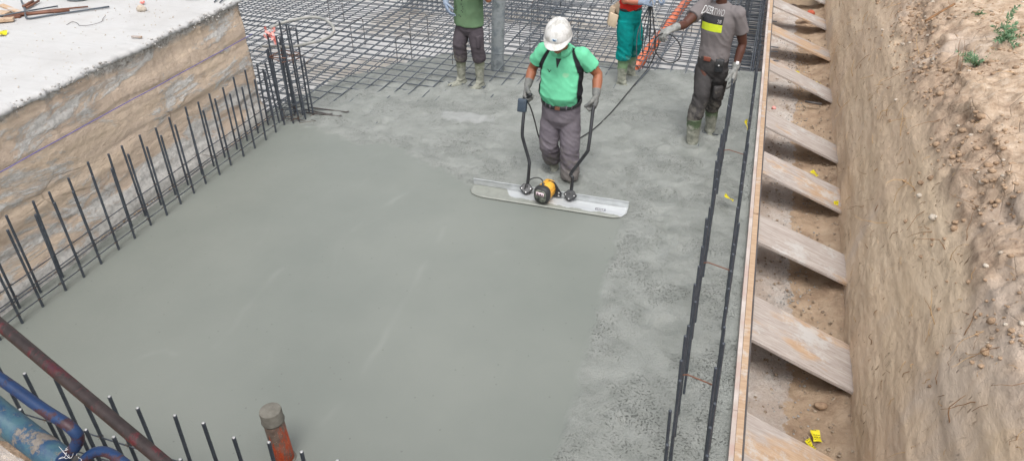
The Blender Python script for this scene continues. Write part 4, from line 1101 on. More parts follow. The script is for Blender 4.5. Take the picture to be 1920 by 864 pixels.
for s_, e_, w_ in ((shL, elL, wrL), (shR, elR, wrR)):
    b.tube([s_, s_.lerp(e_, .3), s_.lerp(e_, .7), e_, e_.lerp(w_, .3), e_.lerp(w_, .7), w_], [.060, .060, .053, .045, .047, .039, .030], 16); b.ell(s_, (.056,) * 3); b.ell(e_, (.041,) * 3)
for a_, kn, an in ((-.085, V((-.385, 7.76, .58)), V((-.42, 7.71, .35))), (.085, V((-.24, 7.97, .57)), V((-.26, 8.03, .35)))): b.tube([L_(a_, 0, .95), kn, an], [.075, .05, .04], 14)
body = link('body', blob(b, .0075, 2), M['skinD'], GP); face_bits(body, hc2, HR2, M['hairB'])
m = MB()
otube(m, [L_(0, 0, .915), L_(0, 0, .96), L_(0, .0, 1.08), L_(0, .01, 1.22), L_(0, .005, 1.34), L_(0, 0, 1.43), L_(0, 0, 1.49), L_(0, 0, 1.515)], [.155, .160, .158, .175, .19, .185, .11, .072], [.118, .122, .118, .128, .128, .108, .085, .066], sd, 28)
for s_, e_ in ((shL, elL), (shR, elR)):
    ex = s_.lerp(e_, .60); m.tube([s_.lerp(L_(0, 0, 1.42), .35), s_, s_.lerp(e_, .3), ex], [.078, .075, .074, .078], 20); m.ell(s_, (.075,) * 3)
sm = blob(m, .0075, 3)
wrinkle(sm, .007, lambda p: (1 - abs(noise.noise(V((p.x * 7, p.y * 7, p.z * 10 + p.x * 12)))) * 2.2) * .7 + .4 * (1 - abs(noise.noise(V((p.x * 15, p.y * 9, p.z * 24)))) * 2) * smooth(1.2, .95, p.z))
GC = S(118, 112, 112)
def tee(p, n): k = 1 + .08 * fbm((p.x * 4, p.y * 4, p.z * 4)); return [v * k for v in GC]
vcol(sm, tee); shirt = link('t_shirt', sm, M['shV'], GP); sb = bvh_of(shirt, GP)
M['ylp'] = simple('lime_yellow_print', S(200, 214, 40), S(188, 204, 50), 30, .85); M['whp'] = simple('white_print', (.72, .72, .72), (.62, .62, .62), 30, .85); M['gyp'] = simple('pale_grey_print', S(170, 168, 168), S(160, 158, 158), 30, .85)
def pan(z0, z1, x0=-.145, x1=.085):
    return lambda u, v: L_(lerp(x0, x1, u), .3, lerp(z0, z1, v) + .0)
decal(shirt, pan(1.325, 1.405), 14, 5, fw, sb, M['navy'], 'black_panel'); decal(shirt, pan(1.245, 1.323), 14, 5, fw, sb, M['ylp'], 'yellow_panel')
stitch_text(shirt, 'DIZER', .098, L_(-.092, .3, 1.412), fw, sd, V((0, 0, 1)), sb, M['whp'], .0, .007, 'chest_lettering', .42)
stitch_text(shirt, 'TWO', .090, L_(.024, .3, 1.412), fw, sd, V((0, 0, 1)), sb, M['gyp'], 0, .007, 'chest_lettering', .52)
stitch_text(shirt, '28', .050, L_(.050, .3, 1.340), fw, sd, V((0, 0, 1)), sb, M['gyp'], .0, .007, 'chest_number', .9)
m = MB(); pts = []
tr = trousers(GP, 'trousers', L_(0, 0, .985), L_(0, 0, .74), [(L_(-.088, 0, .80), V((-.385, 7.745, .55)), V((-.425, 7.705, .25))), (L_(.088, 0, .80), V((-.235, 7.955, .56)), V((-.265, 8.03, .28)))], sd, .152, .118, M['trK'], rad=(.094, .082, .074), amp=.014, seed=4)
pts = [L_(.158 * math.cos(2 * PI * i / 32), .0 + .124 * math.sin(2 * PI * i / 32), .955) for i in range(33)]; cb = L_(0, 0, .955)
MB().grid([[cb + (p - cb) * k + V((0, 0, dz)) for p in pts] for k, dz in ((1., -.018), (1.03, -.017), (1.03, .017), (1., .018))]).build('belt', M['beltB'] if 'beltB' in M else simple('brown_leather', S(92, 78, 70), S(110, 96, 86), 20, .6), GP)
MB().box(L_(-.02, .132, .945), (.075, .012, .045), Matrix.Rotation(yw, 3, 'Z')).build('belt_patch', simple('red_brown_leather', S(136, 70, 52), S(110, 62, 50), 20, .6), GP, bevel=.004)
pc = MB(); pc.box(L_(.115, .105, .895), (.085, .035, .14), Matrix.Rotation(yw + .35, 3, 'Z')); po = pc.build('belt_pouch', M['black'], GP, bevel=.01)
MB().box(L_(.118, .128, .925), (.08, .012, .06), Matrix.Rotation(yw + .35, 3, 'Z')).build('pouch_flap', M['rubber'], po, bevel=.005)
MB().ell(L_(.118, .138, .905), (.009, .005, .009), 10, 6).build('snap', M['steelcut'], po)
bc = MB(); bc.box(L_(.135, .09, .60), (.10, .05, .13), Matrix.Rotation(yw + .9, 3, 'Z') @ Matrix.Rotation(.1, 3, 'X')); bc.build('cargo_pocket', M['trK'], tr, bevel=.012)
boot(GP, (-.42, 7.70, .275), (-.405, 7.705, .0), fw, M['bootG'], 1.1, rt=.080); boot(GP, (-.262, 8.03, .29), (-.245, 8.05, .02), V((.1, -1, 0)), M['bootG'], 1.1, rt=.074)
glove(GP, wrL, (-.75, -.45, -.38), (.1, .3, -1), (-.3, .9, .1), M['gloveL'], (.6, .8, .5), thumb=.8, fore=elL - wrL, s=1.2)
glove(GP, wrR, (.05, -.35, -.95), (-1, .3, 0), (-.3, -1, .1), M['gloveL'], (.25, .35, .3), thumb=.3, fore=elR - wrR, s=1.22)
wt_ = wrR.lerp(elR, .22); dw = (elR - wrR).normalized()
wo = MB().tube([wt_ - dw * .012, wt_ + dw * .012], [.034, .0345], 20).build('wrist_watch', M['rubber'], GP)
wn = V((.15, -1, .25)); wn = (wn - dw * wn.dot(dw)).normalized(); Rw = Matrix((dw.cross(wn), wn, dw)).transposed()
MB().box(wt_ + wn * .037, (.03, .010, .034), Rw).build('watch_face', M['whp'], wo, bevel=.003)

# ---- man in the olive shirt beside the pump hose
OP = thing('person', (-3.37, 8.46, 0), 'man in olive green shirt and dark trousers beside the hanging pump hose', 'person')
c1 = V((-3.36, 8.50, 0)); yw = -.25; sd = V((math.cos(yw), math.sin(yw), 0)); fw = V((math.sin(yw), -math.cos(yw), 0))
def L1(a, f, z): return c1 + sd * a + fw * f + V((0, 0, z))
b = MB(); hc3 = L1(0, .08, 1.60); HR3 = rotm(.4, yw - .3)
otube(b, [L1(0, 0, .85), L1(0, 0, 1.1), L1(0, 0, 1.3), L1(0, 0, 1.40)], [.14, .14, .16, .07], [.1, .1, .1, .05], sd); b.tube([L1(0, 0, 1.36), L1(0, .04, 1.5)], [.06, .056], 16); head_mb(b, hc3, HR3)
sL, eL, wL = L1(-.19, 0, 1.34), V((-3.66, 8.52, 1.16)), V((-3.60, 8.36, 1.045)); sR, eR, wR = L1(.19, 0, 1.34), L1(.30, .0, 1.13), L1(.24, .2, 1.30)
for s_, e_, w_ in ((sL, eL, wL), (sR, eR, wR)):
    b.tube([s_, s_.lerp(e_, .5), e_, e_.lerp(w_, .4), w_], [.052, .048, .041, .042, .029], 16); b.ell(e_, (.041,) * 3)
for hx, kn, an in ((L1(-.09, 0, .8), V((-3.475, 8.44, .53)), V((-3.488, 8.49, .38))), (L1(.09, 0, .8), V((-3.242, 8.45, .54)), V((-3.234, 8.49, .38)))): b.tube([hx, kn, an], [.065, .045, .03], 12)
body = link('body', blob(b, .009, 2), M['skinT'], OP); face_bits(body, hc3, HR3, M['hairD'])
m = MB(); otube(m, [L1(0, 0, .775), L1(0, 0, .85), L1(0, 0, 1.0), L1(0, 0, 1.2), L1(0, 0, 1.33), L1(0, 0, 1.40), L1(0, 0, 1.425)], [.19, .188, .18, .185, .18, .1, .07], [.15, .15, .142, .14, .115, .08, .066], sd, 28)
for s_, e_ in ((sL, eL), (sR, eR)): m.tube([s_.lerp(L1(0, 0, 1.32), .35), s_, s_.lerp(e_, .75)], [.075, .072, .07], 18); m.ell(s_, (.072,) * 3)
sm = blob(m, .009, 3); wrinkle(sm, .008, lambda p: (1 - abs(noise.noise(V((p.x * 9 + 3, p.y * 9, p.z * 4)))) * 2.2)); so_ = link('shirt', sm, M['shO'], OP)
ob = bvh_of(so_, OP); 
m = MB()
for k in range(16):
    q = L1(random.uniform(-.12, .02), .4, random.uniform(.86, 1.12)); h = ob.ray_cast(q, -fw)
    if h[0] is not None: m.ell(h[0] + fw * .001, (.006, .003, .008), 6, 4)
m.build('splash_spots', M['navy'], so_)
tr = trousers(OP, 'trousers', L1(0, 0, .86), L1(0, 0, .66), [(L1(-.092, 0, .72), V((-3.475, 8.44, .53)), V((-3.49, 8.50, .30))), (L1(.095, 0, .72), V((-3.242, 8.45, .54)), V((-3.232, 8.50, .32)))], sd, .158, .125, M['trP'], rad=(.098, .085, .075), amp=.010, seed=9)
MB().box(L1(.185, .04, .60), (.05, .12, .16), Matrix.Rotation(yw, 3, 'Z')).build('cargo_pocket', M['trP'], tr, bevel=.015)
boot(OP, (-3.49, 8.50, .345), (-3.50, 8.52, .045), V((-.75, -.75, 0)), M['bootC'], 1.05, rt=.066); boot(OP, (-3.232, 8.50, .36), (-3.24, 8.51, .04), V((-.35, -1, 0)), M['bootC'], 1.05, rt=.066)
glove(OP, wL, (.45, -.5, -.7), (.8, .5, .1), (.2, -.8, .5), M['gloveB'], (.35, .5, .4), thumb=.4, fore=eL - wL, s=1.1); glove(OP, wR, (-.1, -.5, .8), (-1, 0, 0), (0, -.8, -.4), M['gloveB'], (.6, .8, .6), thumb=.5, fore=eR - wR, s=1.1)

# ---- man in the red shirt and teal trousers, seen from his side
TP = thing('person', (-1.45, 9.15, 0), 'man in teal trousers and red shirt with a tool pouch, holding cables', 'person')
c2 = V((-1.465, 9.14, 0)); fw = V((.94, -.34, 0)).normalized(); sd = V((fw.y, -fw.x, 0))    # sd: towards the camera
def L2(a, f, z): return c2 + sd * a + fw * f + V((0, 0, z))
b = MB(); hc4 = L2(0, .10, 1.72); HR4 = rotm(.4, math.atan2(fw.x, -fw.y))
otube(b, [L2(0, 0, .95), L2(0, .02, 1.2), L2(0, .03, 1.4), L2(0, .03, 1.5)], [.14, .14, .16, .07], [.1, .1, .1, .05], sd); b.tube([L2(0, .03, 1.46), L2(0, .07, 1.62)], [.06, .056], 16); head_mb(b, hc4, HR4)
sL, eL, wL = L2(.19, .03, 1.44), L2(.22, .04, 1.12), V((-1.275, 8.92, 1.12)); sR, eR, wR = L2(-.19, .03, 1.44), L2(-.2, .1, 1.16), L2(-.05, .33, 1.16)
for s_, e_, w_ in ((sL, eL, wL), (sR, eR, wR)): b.tube([s_, s_.lerp(e_, .5), e_, e_.lerp(w_, .4), w_], [.052, .048, .042, .043, .03], 16); b.ell(e_, (.042,) * 3)
for hx, kn, an in ((L2(.085, 0, .9), V((-1.478, 9.07, .56)), V((-1.485, 9.07, .4))), (L2(-.085, 0, .9), V((-1.37, 9.23, .54)), V((-1.40, 9.32, .4)))): b.tube([hx, kn, an], [.065, .045, .03], 12)
body = link('body', blob(b, .009, 2), M['skinR'], TP); face_bits(body, hc4, HR4, M['hairD'])
m = MB(); otube(m, [L2(0, 0, .985), L2(0, .01, 1.05), L2(0, .02, 1.2), L2(0, .03, 1.35), L2(0, .03, 1.45), L2(0, .03, 1.52), L2(0, .03, 1.54)], [.165, .172, .17, .182, .18, .1, .07], [.125, .132, .13, .13, .112, .08, .066], sd, 28)
for s_, e_ in ((sL, eL), (sR, eR)): m.tube([s_.lerp(L2(0, .03, 1.42), .35), s_, s_.lerp(e_, .8)], [.075, .072, .068], 18); m.ell(s_, (.072,) * 3)
sm = blob(m, .009, 3); wrinkle(sm, .006, lambda p: (1 - abs(noise.noise(V((p.x * 9 + 3, p.y * 9, p.z * 12)))) * 2.2)); link('shirt', sm, M['shR'], TP)
tr = trousers(TP, 'trousers', L2(0, 0, 1.0), L2(0, 0, .74), [(L2(.088, 0, .82), V((-1.478, 9.07, .56)), V((-1.487, 9.07, .34))), (L2(-.088, 0, .82), V((-1.37, 9.23, .54)), V((-1.42, 9.36, .34)))], sd, .158, .128, M['trT'], rad=(.105, .095, .085), amp=.012, seed=14)
boot(TP, (-1.487, 9.08, .375), (-1.485, 9.085, .045), V((.95, -.35, 0)), M['bootE'], 1.0, rt=.07); boot(TP, (-1.42, 9.37, .37), (-1.425, 9.40, .05), V((.95, -.1, 0)), M['bootE'], 1.0, rt=.068)
glove(TP, wL, (.95, -.15, .12), (0, .8, -.5), (0, .3, .95), M['gloveB'], (.8, 1.0, .7), thumb=.8, fore=eL - wL, s=1.05); glove(TP, wR, (.8, -.4, -.1), (0, -.6, -.7), (0, .3, .9), M['gloveB'], (.8, 1.0, .7), thumb=.8, fore=eR - wR, s=1.05)
M['canvas'] = simple('beige_canvas', S(178, 160, 138), S(156, 138, 118), 12, .9, bump=.4, bscale=80)
q = L2(.09, -.17, .885); Rq = Matrix.Rotation(math.atan2(fw.y, fw.x), 3, 'Z')
pch = MB().box(q, (.075, .16, .23), Rq @ Matrix.Rotation(.18, 3, 'Y')).build('tool_pouch', M['canvas'], TP, bevel=.012)
MB().box(L2(.18, -.125, .84), (.12, .02, .17), Rq @ Matrix.Rotation(.16, 3, 'Y')).build('pouch_pocket', simple('cream_leather', S(205, 186, 160), S(190, 170, 144), 12, .8), pch, bevel=.008)
ptl = MB(); ptl.box(L2(.13, -.09, .985), (.13, .03, .11), Rq @ Matrix.Rotation(.7, 3, 'Y')).build('pouch_strap', M['canvas'], pch, bevel=.006)
pts = [L2(.162 * math.cos(2 * PI * i / 32), .132 * math.sin(2 * PI * i / 32), .985) for i in range(33)]; cb = L2(0, 0, .985)
MB().grid([[cb + (p - cb) * k + V((0, 0, dz)) for p in pts] for k, dz in ((1., -.016), (1.04, -.016), (1.04, .016), (1., .016))]).build('belt', M['black'], TP)

# ------------------------------------------------------------------ vibrating screed
SO = V((-1.605, 6.055, 0)); sy = math.radians(1.6); RS = Matrix.Rotation(sy, 3, 'Z')
def Q(a, b, z): return SO + RS @ V((a, b, z))
t = thing('vibrating_screed', SO, 'vibrating screed with aluminium blade and yellow motor lying on the wet concrete', 'screed')
NTb = NT('aluminium_blade'); g = NTb
bx = g.sep(0); by = g.sep(1)
wav = g.math('ADD', g.math('MULTIPLY', g.noise(2.6, 5, .6, g.mapv((1, .1, .1))), .24), g.math('MULTIPLY', g.noise(16, 4, .6), .02))
lim = g.math('SUBTRACT', g.math('SUBTRACT', by, g.math('MULTIPLY', bx, -.035)), g.math('MULTIPLY', wav, 1.))
lf = g.n.new('ShaderNodeMapRange'); g.L(g.math('ADD', lim, g.math('MULTIPLY', g.ramp(g.math('ADD', g.math('MULTIPLY', bx, .5), .5), [(.0, .0), (.27, .0), (.32, 1.)]), .14)), lf.inputs[0]); lf.inputs[1].default_value = -.145; lf.inputs[2].default_value = -.125
al = g.ramp(g.noise(7, 5, .6, g.mapv((.3, 2, 1))), [(.35, (.50, .52, .53)), (.65, (.62, .64, .65))])
wet = g.ramp(g.noise(18, 6, .7), [(.35, (.22, .23, .205)), (.65, (.27, .28, .25))])
g.out(g.mix(lf.outputs[0], wet, al), .42, g.bump(g.noise(60, 4), .15, .003), g.math('MULTIPLY', lf.outputs[0], .35), .5)
M['blade'] = NTb.m
M['alu'] = simple('scuffed_aluminium', (.52, .54, .55), (.40, .42, .42), 9, .42, metal=.35, bump=.1)
x0, x1 = -.785, .785; front = []
def corner(cx_, cy_, r_, a0, a1, n=10): return [(cx_ + r_ * math.cos(lerp(a0, a1, i / n)), cy_ + r_ * .62 * math.sin(lerp(a0, a1, i / n))) for i in range(n + 1)]
poly = [(x1, 0), (x0, 0), (x0, -.06)] + corner(x0 + .2, -.10, .2, PI, PI * 1.5) + [(-.2, -.235), (.2, -.24)] + corner(x1 - .24, -.10, .24, PI * 1.5, 2 * PI) + [(x1, -.05)]
rows = []
n = 60; bot = []
def yfront(x):
    best = -.215
    for (cx_, r_, s_) in ((x0 + .2, .2, -1), (x1 - .24, .24, 1)):
        d = (x - cx_) * s_
        if d > 0: best = -.10 - r_ * .58 * math.sqrt(max(0, 1 - (d / r_) ** 2)); best = max(best, -.215)
    return best
for i in range(n + 1):
    x = lerp(x0, x1, i / n); yf = yfront(x); r_ = []
    for j in range(9):
        y = lerp(0, yf, j / 8); r_.append(Q(x, y, .016 + .010 * smooth(-.15, -.24, y) * 0 + .006 * math.exp(-((y + .045) / .008) ** 2)))
    rows.append(r_)
pl_ = MB().grid(rows).build('blade', M['blade'], t); so2 = pl_.modifiers.new('s', 'SOLIDIFY'); so2.thickness = .005; so2.offset = -1
fl = MB()
for y, z, dy, dz in ((.0, .045, .005, .062), (-.004, .078, .014, .005)):
    fl.box(Q(0, y, z), (x1 - x0, dy, dz), RS)
fo = fl.build('back_flange', M['alu'], t, smooth=False)
# dark rubber skirt line where the blade meets the paste
ed = MB().tube([Q(lerp(x0, x1, i / 40), yfront(lerp(x0, x1, i / 40)), .012) for i in range(41)], .0035, 6).build('blade_edge', M['blade'], pl_)
m = MB()
for k in range(5): m.box(Q(.50 + k * .016, -.118, .0205), (.008, .018, .001), RS @ Matrix.Rotation(.2, 3, 'Z'))
MB().box(Q(.535, -.118, .0192), (.10, .032, .0015), RS).build('data_plate', simple('grey_plate', S(150, 152, 160), S(130, 132, 140), 30, .5), pl_)
m.build('plate_print', M['white'], pl_)
def bracket(xc, yaw):
    R = RS @ Matrix.Rotation(yaw, 3, 'Z') @ Matrix.Rotation(-.55 + PI / 2 * 0 + .0, 3, 'X')
    c = Q(xc, -.035, .075); R = RS @ Matrix.Rotation(yaw, 3, 'Z') @ Matrix.Rotation(math.radians(48), 3, 'X')
    pg = []
    for (ax_, ay_) in ((-.068, .0), (-.03, .048), (.03, .048), (.068, .0), (.03, -.045), (0, -.062), (-.03, -.045)): pg.append((ax_, ay_))
    br = MB().prism(pg, -.018, .018, None); br.v = [tuple(c + R @ V(p)) for p in br.v]; o = br.build('handle_bracket', M['black'], t, smooth=False, bevel=.008)
    for (ax_, ay_) in ((-.044, -.004), (.044, -.004), (0, -.042)):
        b_ = MB().tube([c + R @ V((ax_, ay_, .017)), c + R @ V((ax_, ay_, .022))], .0055, 10).build('bolt', M['steelcut'], o, sharp=40)
    lb = MB().box(c + R @ V((0, .015, .0185)), (.034, .022, .001), R).build('warning_label', simple('grey_label', S(80, 80, 80), S(60, 60, 62), 80, .6), o)
    return c
cL, cR = bracket(-.225, .15), bracket(.218, -.1)
hl = curve([(-1.832, 6.06, .09), (-1.828, 6.075, .17), (-1.826, 6.09, .285), (-1.835, 6.11, .34), (-1.905, 6.15, .52), (-1.922, 6.165, .58), (-1.928, 6.20, .68), (-1.935, 6.27, .82), (-1.938, 6.31, .90)], 5)
MB().tube(hl, .0165, 12).build('handle', M['black'], t)
hr = curve([(-1.388, 6.06, .09), (-1.386, 6.075, .16), (-1.388, 6.09, .24), (-1.405, 6.10, .275), (-1.275, 6.13, .50), (-1.262, 6.145, .55), (-1.262, 6.19, .66), (-1.27, 6.27, .82), (-1.272, 6.31, .89)], 5)
MB().tube(hr, .0165, 12).build('handle', M['black'], t)
for (x, y, z) in ((-1.945, 6.30, .895), (-1.27, 6.30, .885)):
    MB().tube([(x, y, z), (x, y + .05, z + .012), (x, y + .14, z + .01)], [.018, .0195, .0195], 12).build('grip', M['rubber'], t)
cb_ = MB().box((-1.955, 6.265, .835), (.085, .055, .125), Matrix.Rotation(-.25, 3, 'X')).build('control_box', M['box'], t, bevel=.006)
for dx in (-.03, .03):
    for dz in (-.045, .045): MB().ell((-1.955 + dx, 6.234 + dz * .25, .835 + dz), (.005, .003, .005), 8, 5).build('screw', M['black'], cb_)
kn = MB(); kn.tube([(-1.915, 6.29, .91), (-1.885, 6.27, .945)], .012, 10); kn.ell((-1.88, 6.268, .952), (.022, .022, .020), 12, 8); kn.build('switch_lever', M['black'], t)
# motor
c = Q(-.015, -.10, .118); dirv = (RS @ V((-.20, -1, .02))).normalized(); sdv = dirv.cross(V((0, 0, 1))).normalized(); upv = sdv.cross(dirv)
def ring_(ct, rx, rz, n=28, e=.75): return [ct + sdv * rx * math.copysign(abs(math.cos(2 * PI * k / n)) ** e, math.cos(2 * PI * k / n)) + upv * rz * math.copysign(abs(math.sin(2 * PI * k / n)) ** e, math.sin(2 * PI * k / n)) for k in range(n + 1)]
def body_(name, secs, mat, parent):
    m = MB(); rr = [ring_(c + dirv * d, a, b_) for d, a, b_ in secs]; m.grid(rr); m.f.append(tuple(reversed(range(28)))); k = (len(rr) - 1) * 29; m.f.append(tuple(range(k, k + 28))); return m.build(name, mat, parent, sharp=50)
mo = body_('motor', [(-.11, .060, .072), (-.10, .070, .082), (0, .073, .084), (.05, .072, .083)], M['yellow'], t)
body_('motor_cap', [(.045, .078, .088), (.055, .082, .09), (.085, .082, .09), (.10, .076, .084), (.112, .060, .068)], M['rubber'], mo)
body_('front_cover', [(.108, .062, .068), (.114, .060, .064), (.120, .052, .056)], simple('cement_splashed_cover', S(44, 46, 46), S(120, 124, 112), 16, .6, lo=.4, hi=.6), mo)
Rm = Matrix((sdv, dirv, upv)).transposed()
lp = MB().box(c + dirv * .1245 + upv * .026, (.080, .004, .036), Rm).build('motor_label', simple('pink_label', S(236, 214, 220), S(222, 196, 204), 60, .6), mo)
for k, x in enumerate((-.024, -.009, .007, .022)): MB().box(c + dirv * .1272 + upv * .026 + sdv * x * 1.1, (.006 + .003 * (k % 2), .002, .022), Rm).build('label_mark', M['navy'], lp)
# ridge bands along the motor housing
m = MB()
for k in range(7):
    a = lerp(.15, PI - .15, k / 6); p = sdv * .0745 * math.cos(a) + upv * .0855 * math.sin(a); m.tube([c + dirv * -.09 + p, c + dirv * .03 + p], .003, 6)
m.build('housing_ribs', M['yellow'], mo)
mb = MB().prism([(-.01, -.07), (.10, -.07), (.105, -.03), (.03, .09), (-.03, .10)], -.006, .006, None)
Rb = RS @ Matrix.Rotation(PI / 2, 3, 'X'); mb.v = [tuple(Q(.03, -.035, .105) + Rb @ V(p)) for p in mb.v]; mo2 = mb.build('motor_bracket', M['black'], t, smooth=False, bevel=.003)
for p_ in ((.075, -.02), (.075, -.052)): MB().ell(Q(.03, -.044, .105) + Rb @ V((p_[0], p_[1], 0)), (.009, .005, .009), 10, 6).build('bolt', M['steelcut'], mo2)
cb2 = curve([Q(-.235, -.06, .08), Q(-.225, -.05, .13), Q(-.18, -.04, .19), Q(-.11, -.05, .225), Q(-.055, -.08, .222), Q(-.035, -.12, .205)], 6)
MB().tube(cb2, .0055, 8).build('motor_cable', M['rubber'], t)
MB().tube([Q(-.035, -.115, .215), Q(-.03, -.135, .175)], .016, 10).build('cable_gland', M['rubber'], mo)
# power cable: box -> ground behind the man -> across the mesh to the hands of the two men behind
pc = curve([(-1.925, 6.30, .87), (-1.895, 6.33, .80), (-1.868, 6.40, .62), (-1.835, 6.44, .44), (-1.80, 6.60, .20), (-1.74, 6.95, .03), (-1.63, 7.3, .02), (-1.52, 7.62, .018), (-1.43, 8.05, .02), (-1.36, 8.6, .02), (-1.30, 9.06, .03), (-1.22, 9.6, .06), (-1.08, 9.2, .5), (-.90, 7.7, 1.18), (-.805, 7.47, 1.27)], 8)
tag(MB().tube(pc, .0072, 8).build('power_cable', M['rubber']), 'black power cable running from the screed over the concrete to the man in grey', 'cable')
lp = [V((-.80, 7.46, 1.27)) + V((-.02 + .13 * math.sin(a) * 1., .03 * math.sin(a), -.15 + .15 * math.cos(a))) + V((.09 * (1 - math.cos(a)) * .5, 0, 0)) for a in [2 * PI * i / 30 for i in range(31)]]
tag(MB().tube(lp, .0062, 7, False).build('cable_loop', M['rubber']), 'loop of grey cable hanging from the glove of the man in grey', 'cable')
cs = curve([(-.82, 7.46, 1.28), (-.93, 7.8, 1.22), (-1.05, 8.3, 1.2), (-1.15, 8.75, 1.2), (-1.20, 8.9, 1.14)], 6)
tag(MB().tube(cs, .006, 7).build('cable', M['greyhose']), 'slack grey cable between the gloves of the men in grey and in teal', 'cable')
tb = thing('cable_bundle', (-1.2, 8.9, 1.0), 'bundle of dark cables hanging in loops from the glove of the man in teal trousers', 'cable')
for k, (dx, dy, dl) in enumerate(((-.06, .02, .46), (-.02, .0, .62), (.02, .03, .40), (.06, .0, .55), (-.09, .04, .72))):
    a = V((-1.19, 8.91, 1.12)); q = curve([a, a + V((dx - .03, dy, -dl * .5)), a + V((dx - .02, dy, -dl * .95)), a + V((dx + .02, dy, -dl)), a + V((dx + .055, dy, -dl * .9)), a + V((dx * .5 + .03, dy, -dl * .4)), a + V((.015, 0, .01))], 6)
    MB().tube(q, .006, 7).build('cable_loop', M['rubber'] if k % 2 else M['rebar'], tb)

# ------------------------------------------------------------------ bottom left: painted steel tubes lying on the near bank
M['ptA'] = m_paint('red_blue_flaking_paint', S(16, 34, 62), S(66, 22, 28), S(88, 26, 32), S(36, 28, 27), .43, 6)
M['ptB'] = m_paint('blue_flaking_paint', S(14, 32, 58), S(19, 45, 82), S(24, 54, 92), S(46, 28, 34), .49, 7)
M['ptC'] = m_paint('pale_blue_worn_paint', S(50, 80, 92), S(58, 90, 101), S(32, 62, 92), S(88, 82, 76), .54, 16)
def ray_pt(px, py, t_):
    a, b_ = (px - 960) / 1388, -(py - 432) / 1388; return V((0, 0, H)) + co_m @ V((a, b_, -1)) * t_
co_m = Matrix.Rotation(math.radians(18.2), 3, 'Z') @ Matrix.Rotation(math.radians(56.1), 3, 'X')
A0, A1 = ray_pt(-120, 508, 1.95), ray_pt(420, 960, 1.55)
t = thing('steel_tube', A0.lerp(A1, .5), 'long steel tube in flaking red and blue paint, topmost at the bottom left', 'tube')
MB().tube([A0.lerp(A1, k / 12) for k in range(13)], .0148, 18).build('tube', M['ptA'], t)
bt = [ray_pt(-160, 600, 2.0), ray_pt(0, 709, 1.95), ray_pt(80, 766, 1.92), ray_pt(128, 797, 1.90), ray_pt(146, 818, 1.91), ray_pt(140, 838, 1.93), ray_pt(122, 856, 1.97), ray_pt(100, 880, 2.0)]
t = thing('steel_tube', bt[2], 'blue tube with a bent end, below the red and blue tube at the bottom left', 'tube')
MB().tube(curve(bt, 6), .0155, 18).build('tube', M['ptB'], t)
t = thing('steel_tube', ray_pt(60, 800, 2.05), 'thick pale blue worn tube lying lowest on the soil at the bottom left', 'tube')
MB().tube([ray_pt(-120, 680, 2.05), ray_pt(0, 779, 2.04), ray_pt(70, 832, 2.02), ray_pt(130, 876, 2.0), ray_pt(240, 960, 1.96)], .038, 22).build('tube', M['ptC'], t)
bt = [ray_pt(150, 875, 1.95), ray_pt(164, 856, 1.94), ray_pt(182, 846, 1.93), ray_pt(204, 848, 1.92), ray_pt(226, 862, 1.90), ray_pt(262, 890, 1.88), ray_pt(330, 940, 1.85)]
t = thing('steel_tube', bt[3], 'small blue tube bow at the bottom edge, right of the bent blue tube', 'tube')
MB().tube(curve(bt, 6), .0135, 16).build('tube', M['ptB'], t)
# plastic wrapping scraps beside them
M['film'] = NT('clear_plastic_film').m
fb = M['film'].node_tree.nodes['Principled BSDF']; fb.inputs['Base Color'].default_value = (.75, .78, .8, 1); fb.inputs['Roughness'].default_value = .25; fb.inputs['Alpha'].default_value = .22
rows = []
for i in range(16):
    r_ = []
    for j in range(8):
        p = ray_pt(-60 + i * 13, 795 + i * 8.5 + j * 7, 2.10 + .015 * noise.noise(V((i * .5, j * .6, 0)))); r_.append(p + V((0, 0, .016 * noise.noise(V((i * .7, j * .9, 3))))))
    rows.append(r_)
tag(MB().grid(rows).build('plastic_film', M['film']), 'crumpled clear plastic film under the pale blue tube', 'film')
m = MB()
for k in range(7):
    a = ray_pt(118 + k * 5, 850 + random.uniform(-8, 8), 1.93); m = MB(); m.tube(curve([a, a + V((jit(.008), jit(.008), .008)), a + V((jit(.014), jit(.014), .012)), a + V((jit(.018), jit(.018), .004))], 5), .0006, 4)
    tag(m.build('wire_strand', M['whp']), 'thin clear strand curling off the bent blue tube', 'strand', 'strands on the blue tube')

# ------------------------------------------------------------------ things on the concrete slab, upper left
Z = ST + .006
def bent(name, pts, r, mat, label, cat='rebar', group=None):
    return tag(MB().tube(pts, r, 8).build(name, M[mat]), label, cat, group)
def SP(px, py, z=Z):
    d = co_m @ V(((px - 960) / 1388, -(py - 432) / 1388, -1)); k = (z - H) / d.z; return V((0, 0, H)) + d * k
bent('bent_bar', curve([SP(40, 2, Z + .02), SP(47, 20, Z + .02), SP(48, 31, Z + .014), SP(56, 35, Z + .01), SP(100, 28, Z + .01), SP(205, 13, Z + .01)], 5), .0095, 'rebar', 'grey bar with a hooked end, nearest the slab edge in the scrap pile')
bent('straight_bar', [SP(-40, 38, Z + .03), SP(40, 23, Z + .05), SP(108, 12, Z + .012)], .0075, 'rebar', 'thin grey bar lying across the rusty scrap on the slab')
bent('straight_bar', [SP(30, 27, Z + .02), SP(90, 20, Z + .012), SP(165, 13, Z + .01)], .0085, 'rebarR', 'brown rusty bar pointing right out of the scrap pile on the slab')
bent('flat_iron', [SP(24, 30, Z + .012), SP(80, 24, Z + .012), SP(130, 20, Z + .012)], .015, 'rebarR', 'thick rusty iron lying in the scrap pile on the slab', 'iron')
bent('flat_iron', [SP(44, 13, Z + .03), SP(62, 3, Z + .03)], .016, 'rebarR', 'short rusty angle iron at the back of the scrap pile', 'iron')
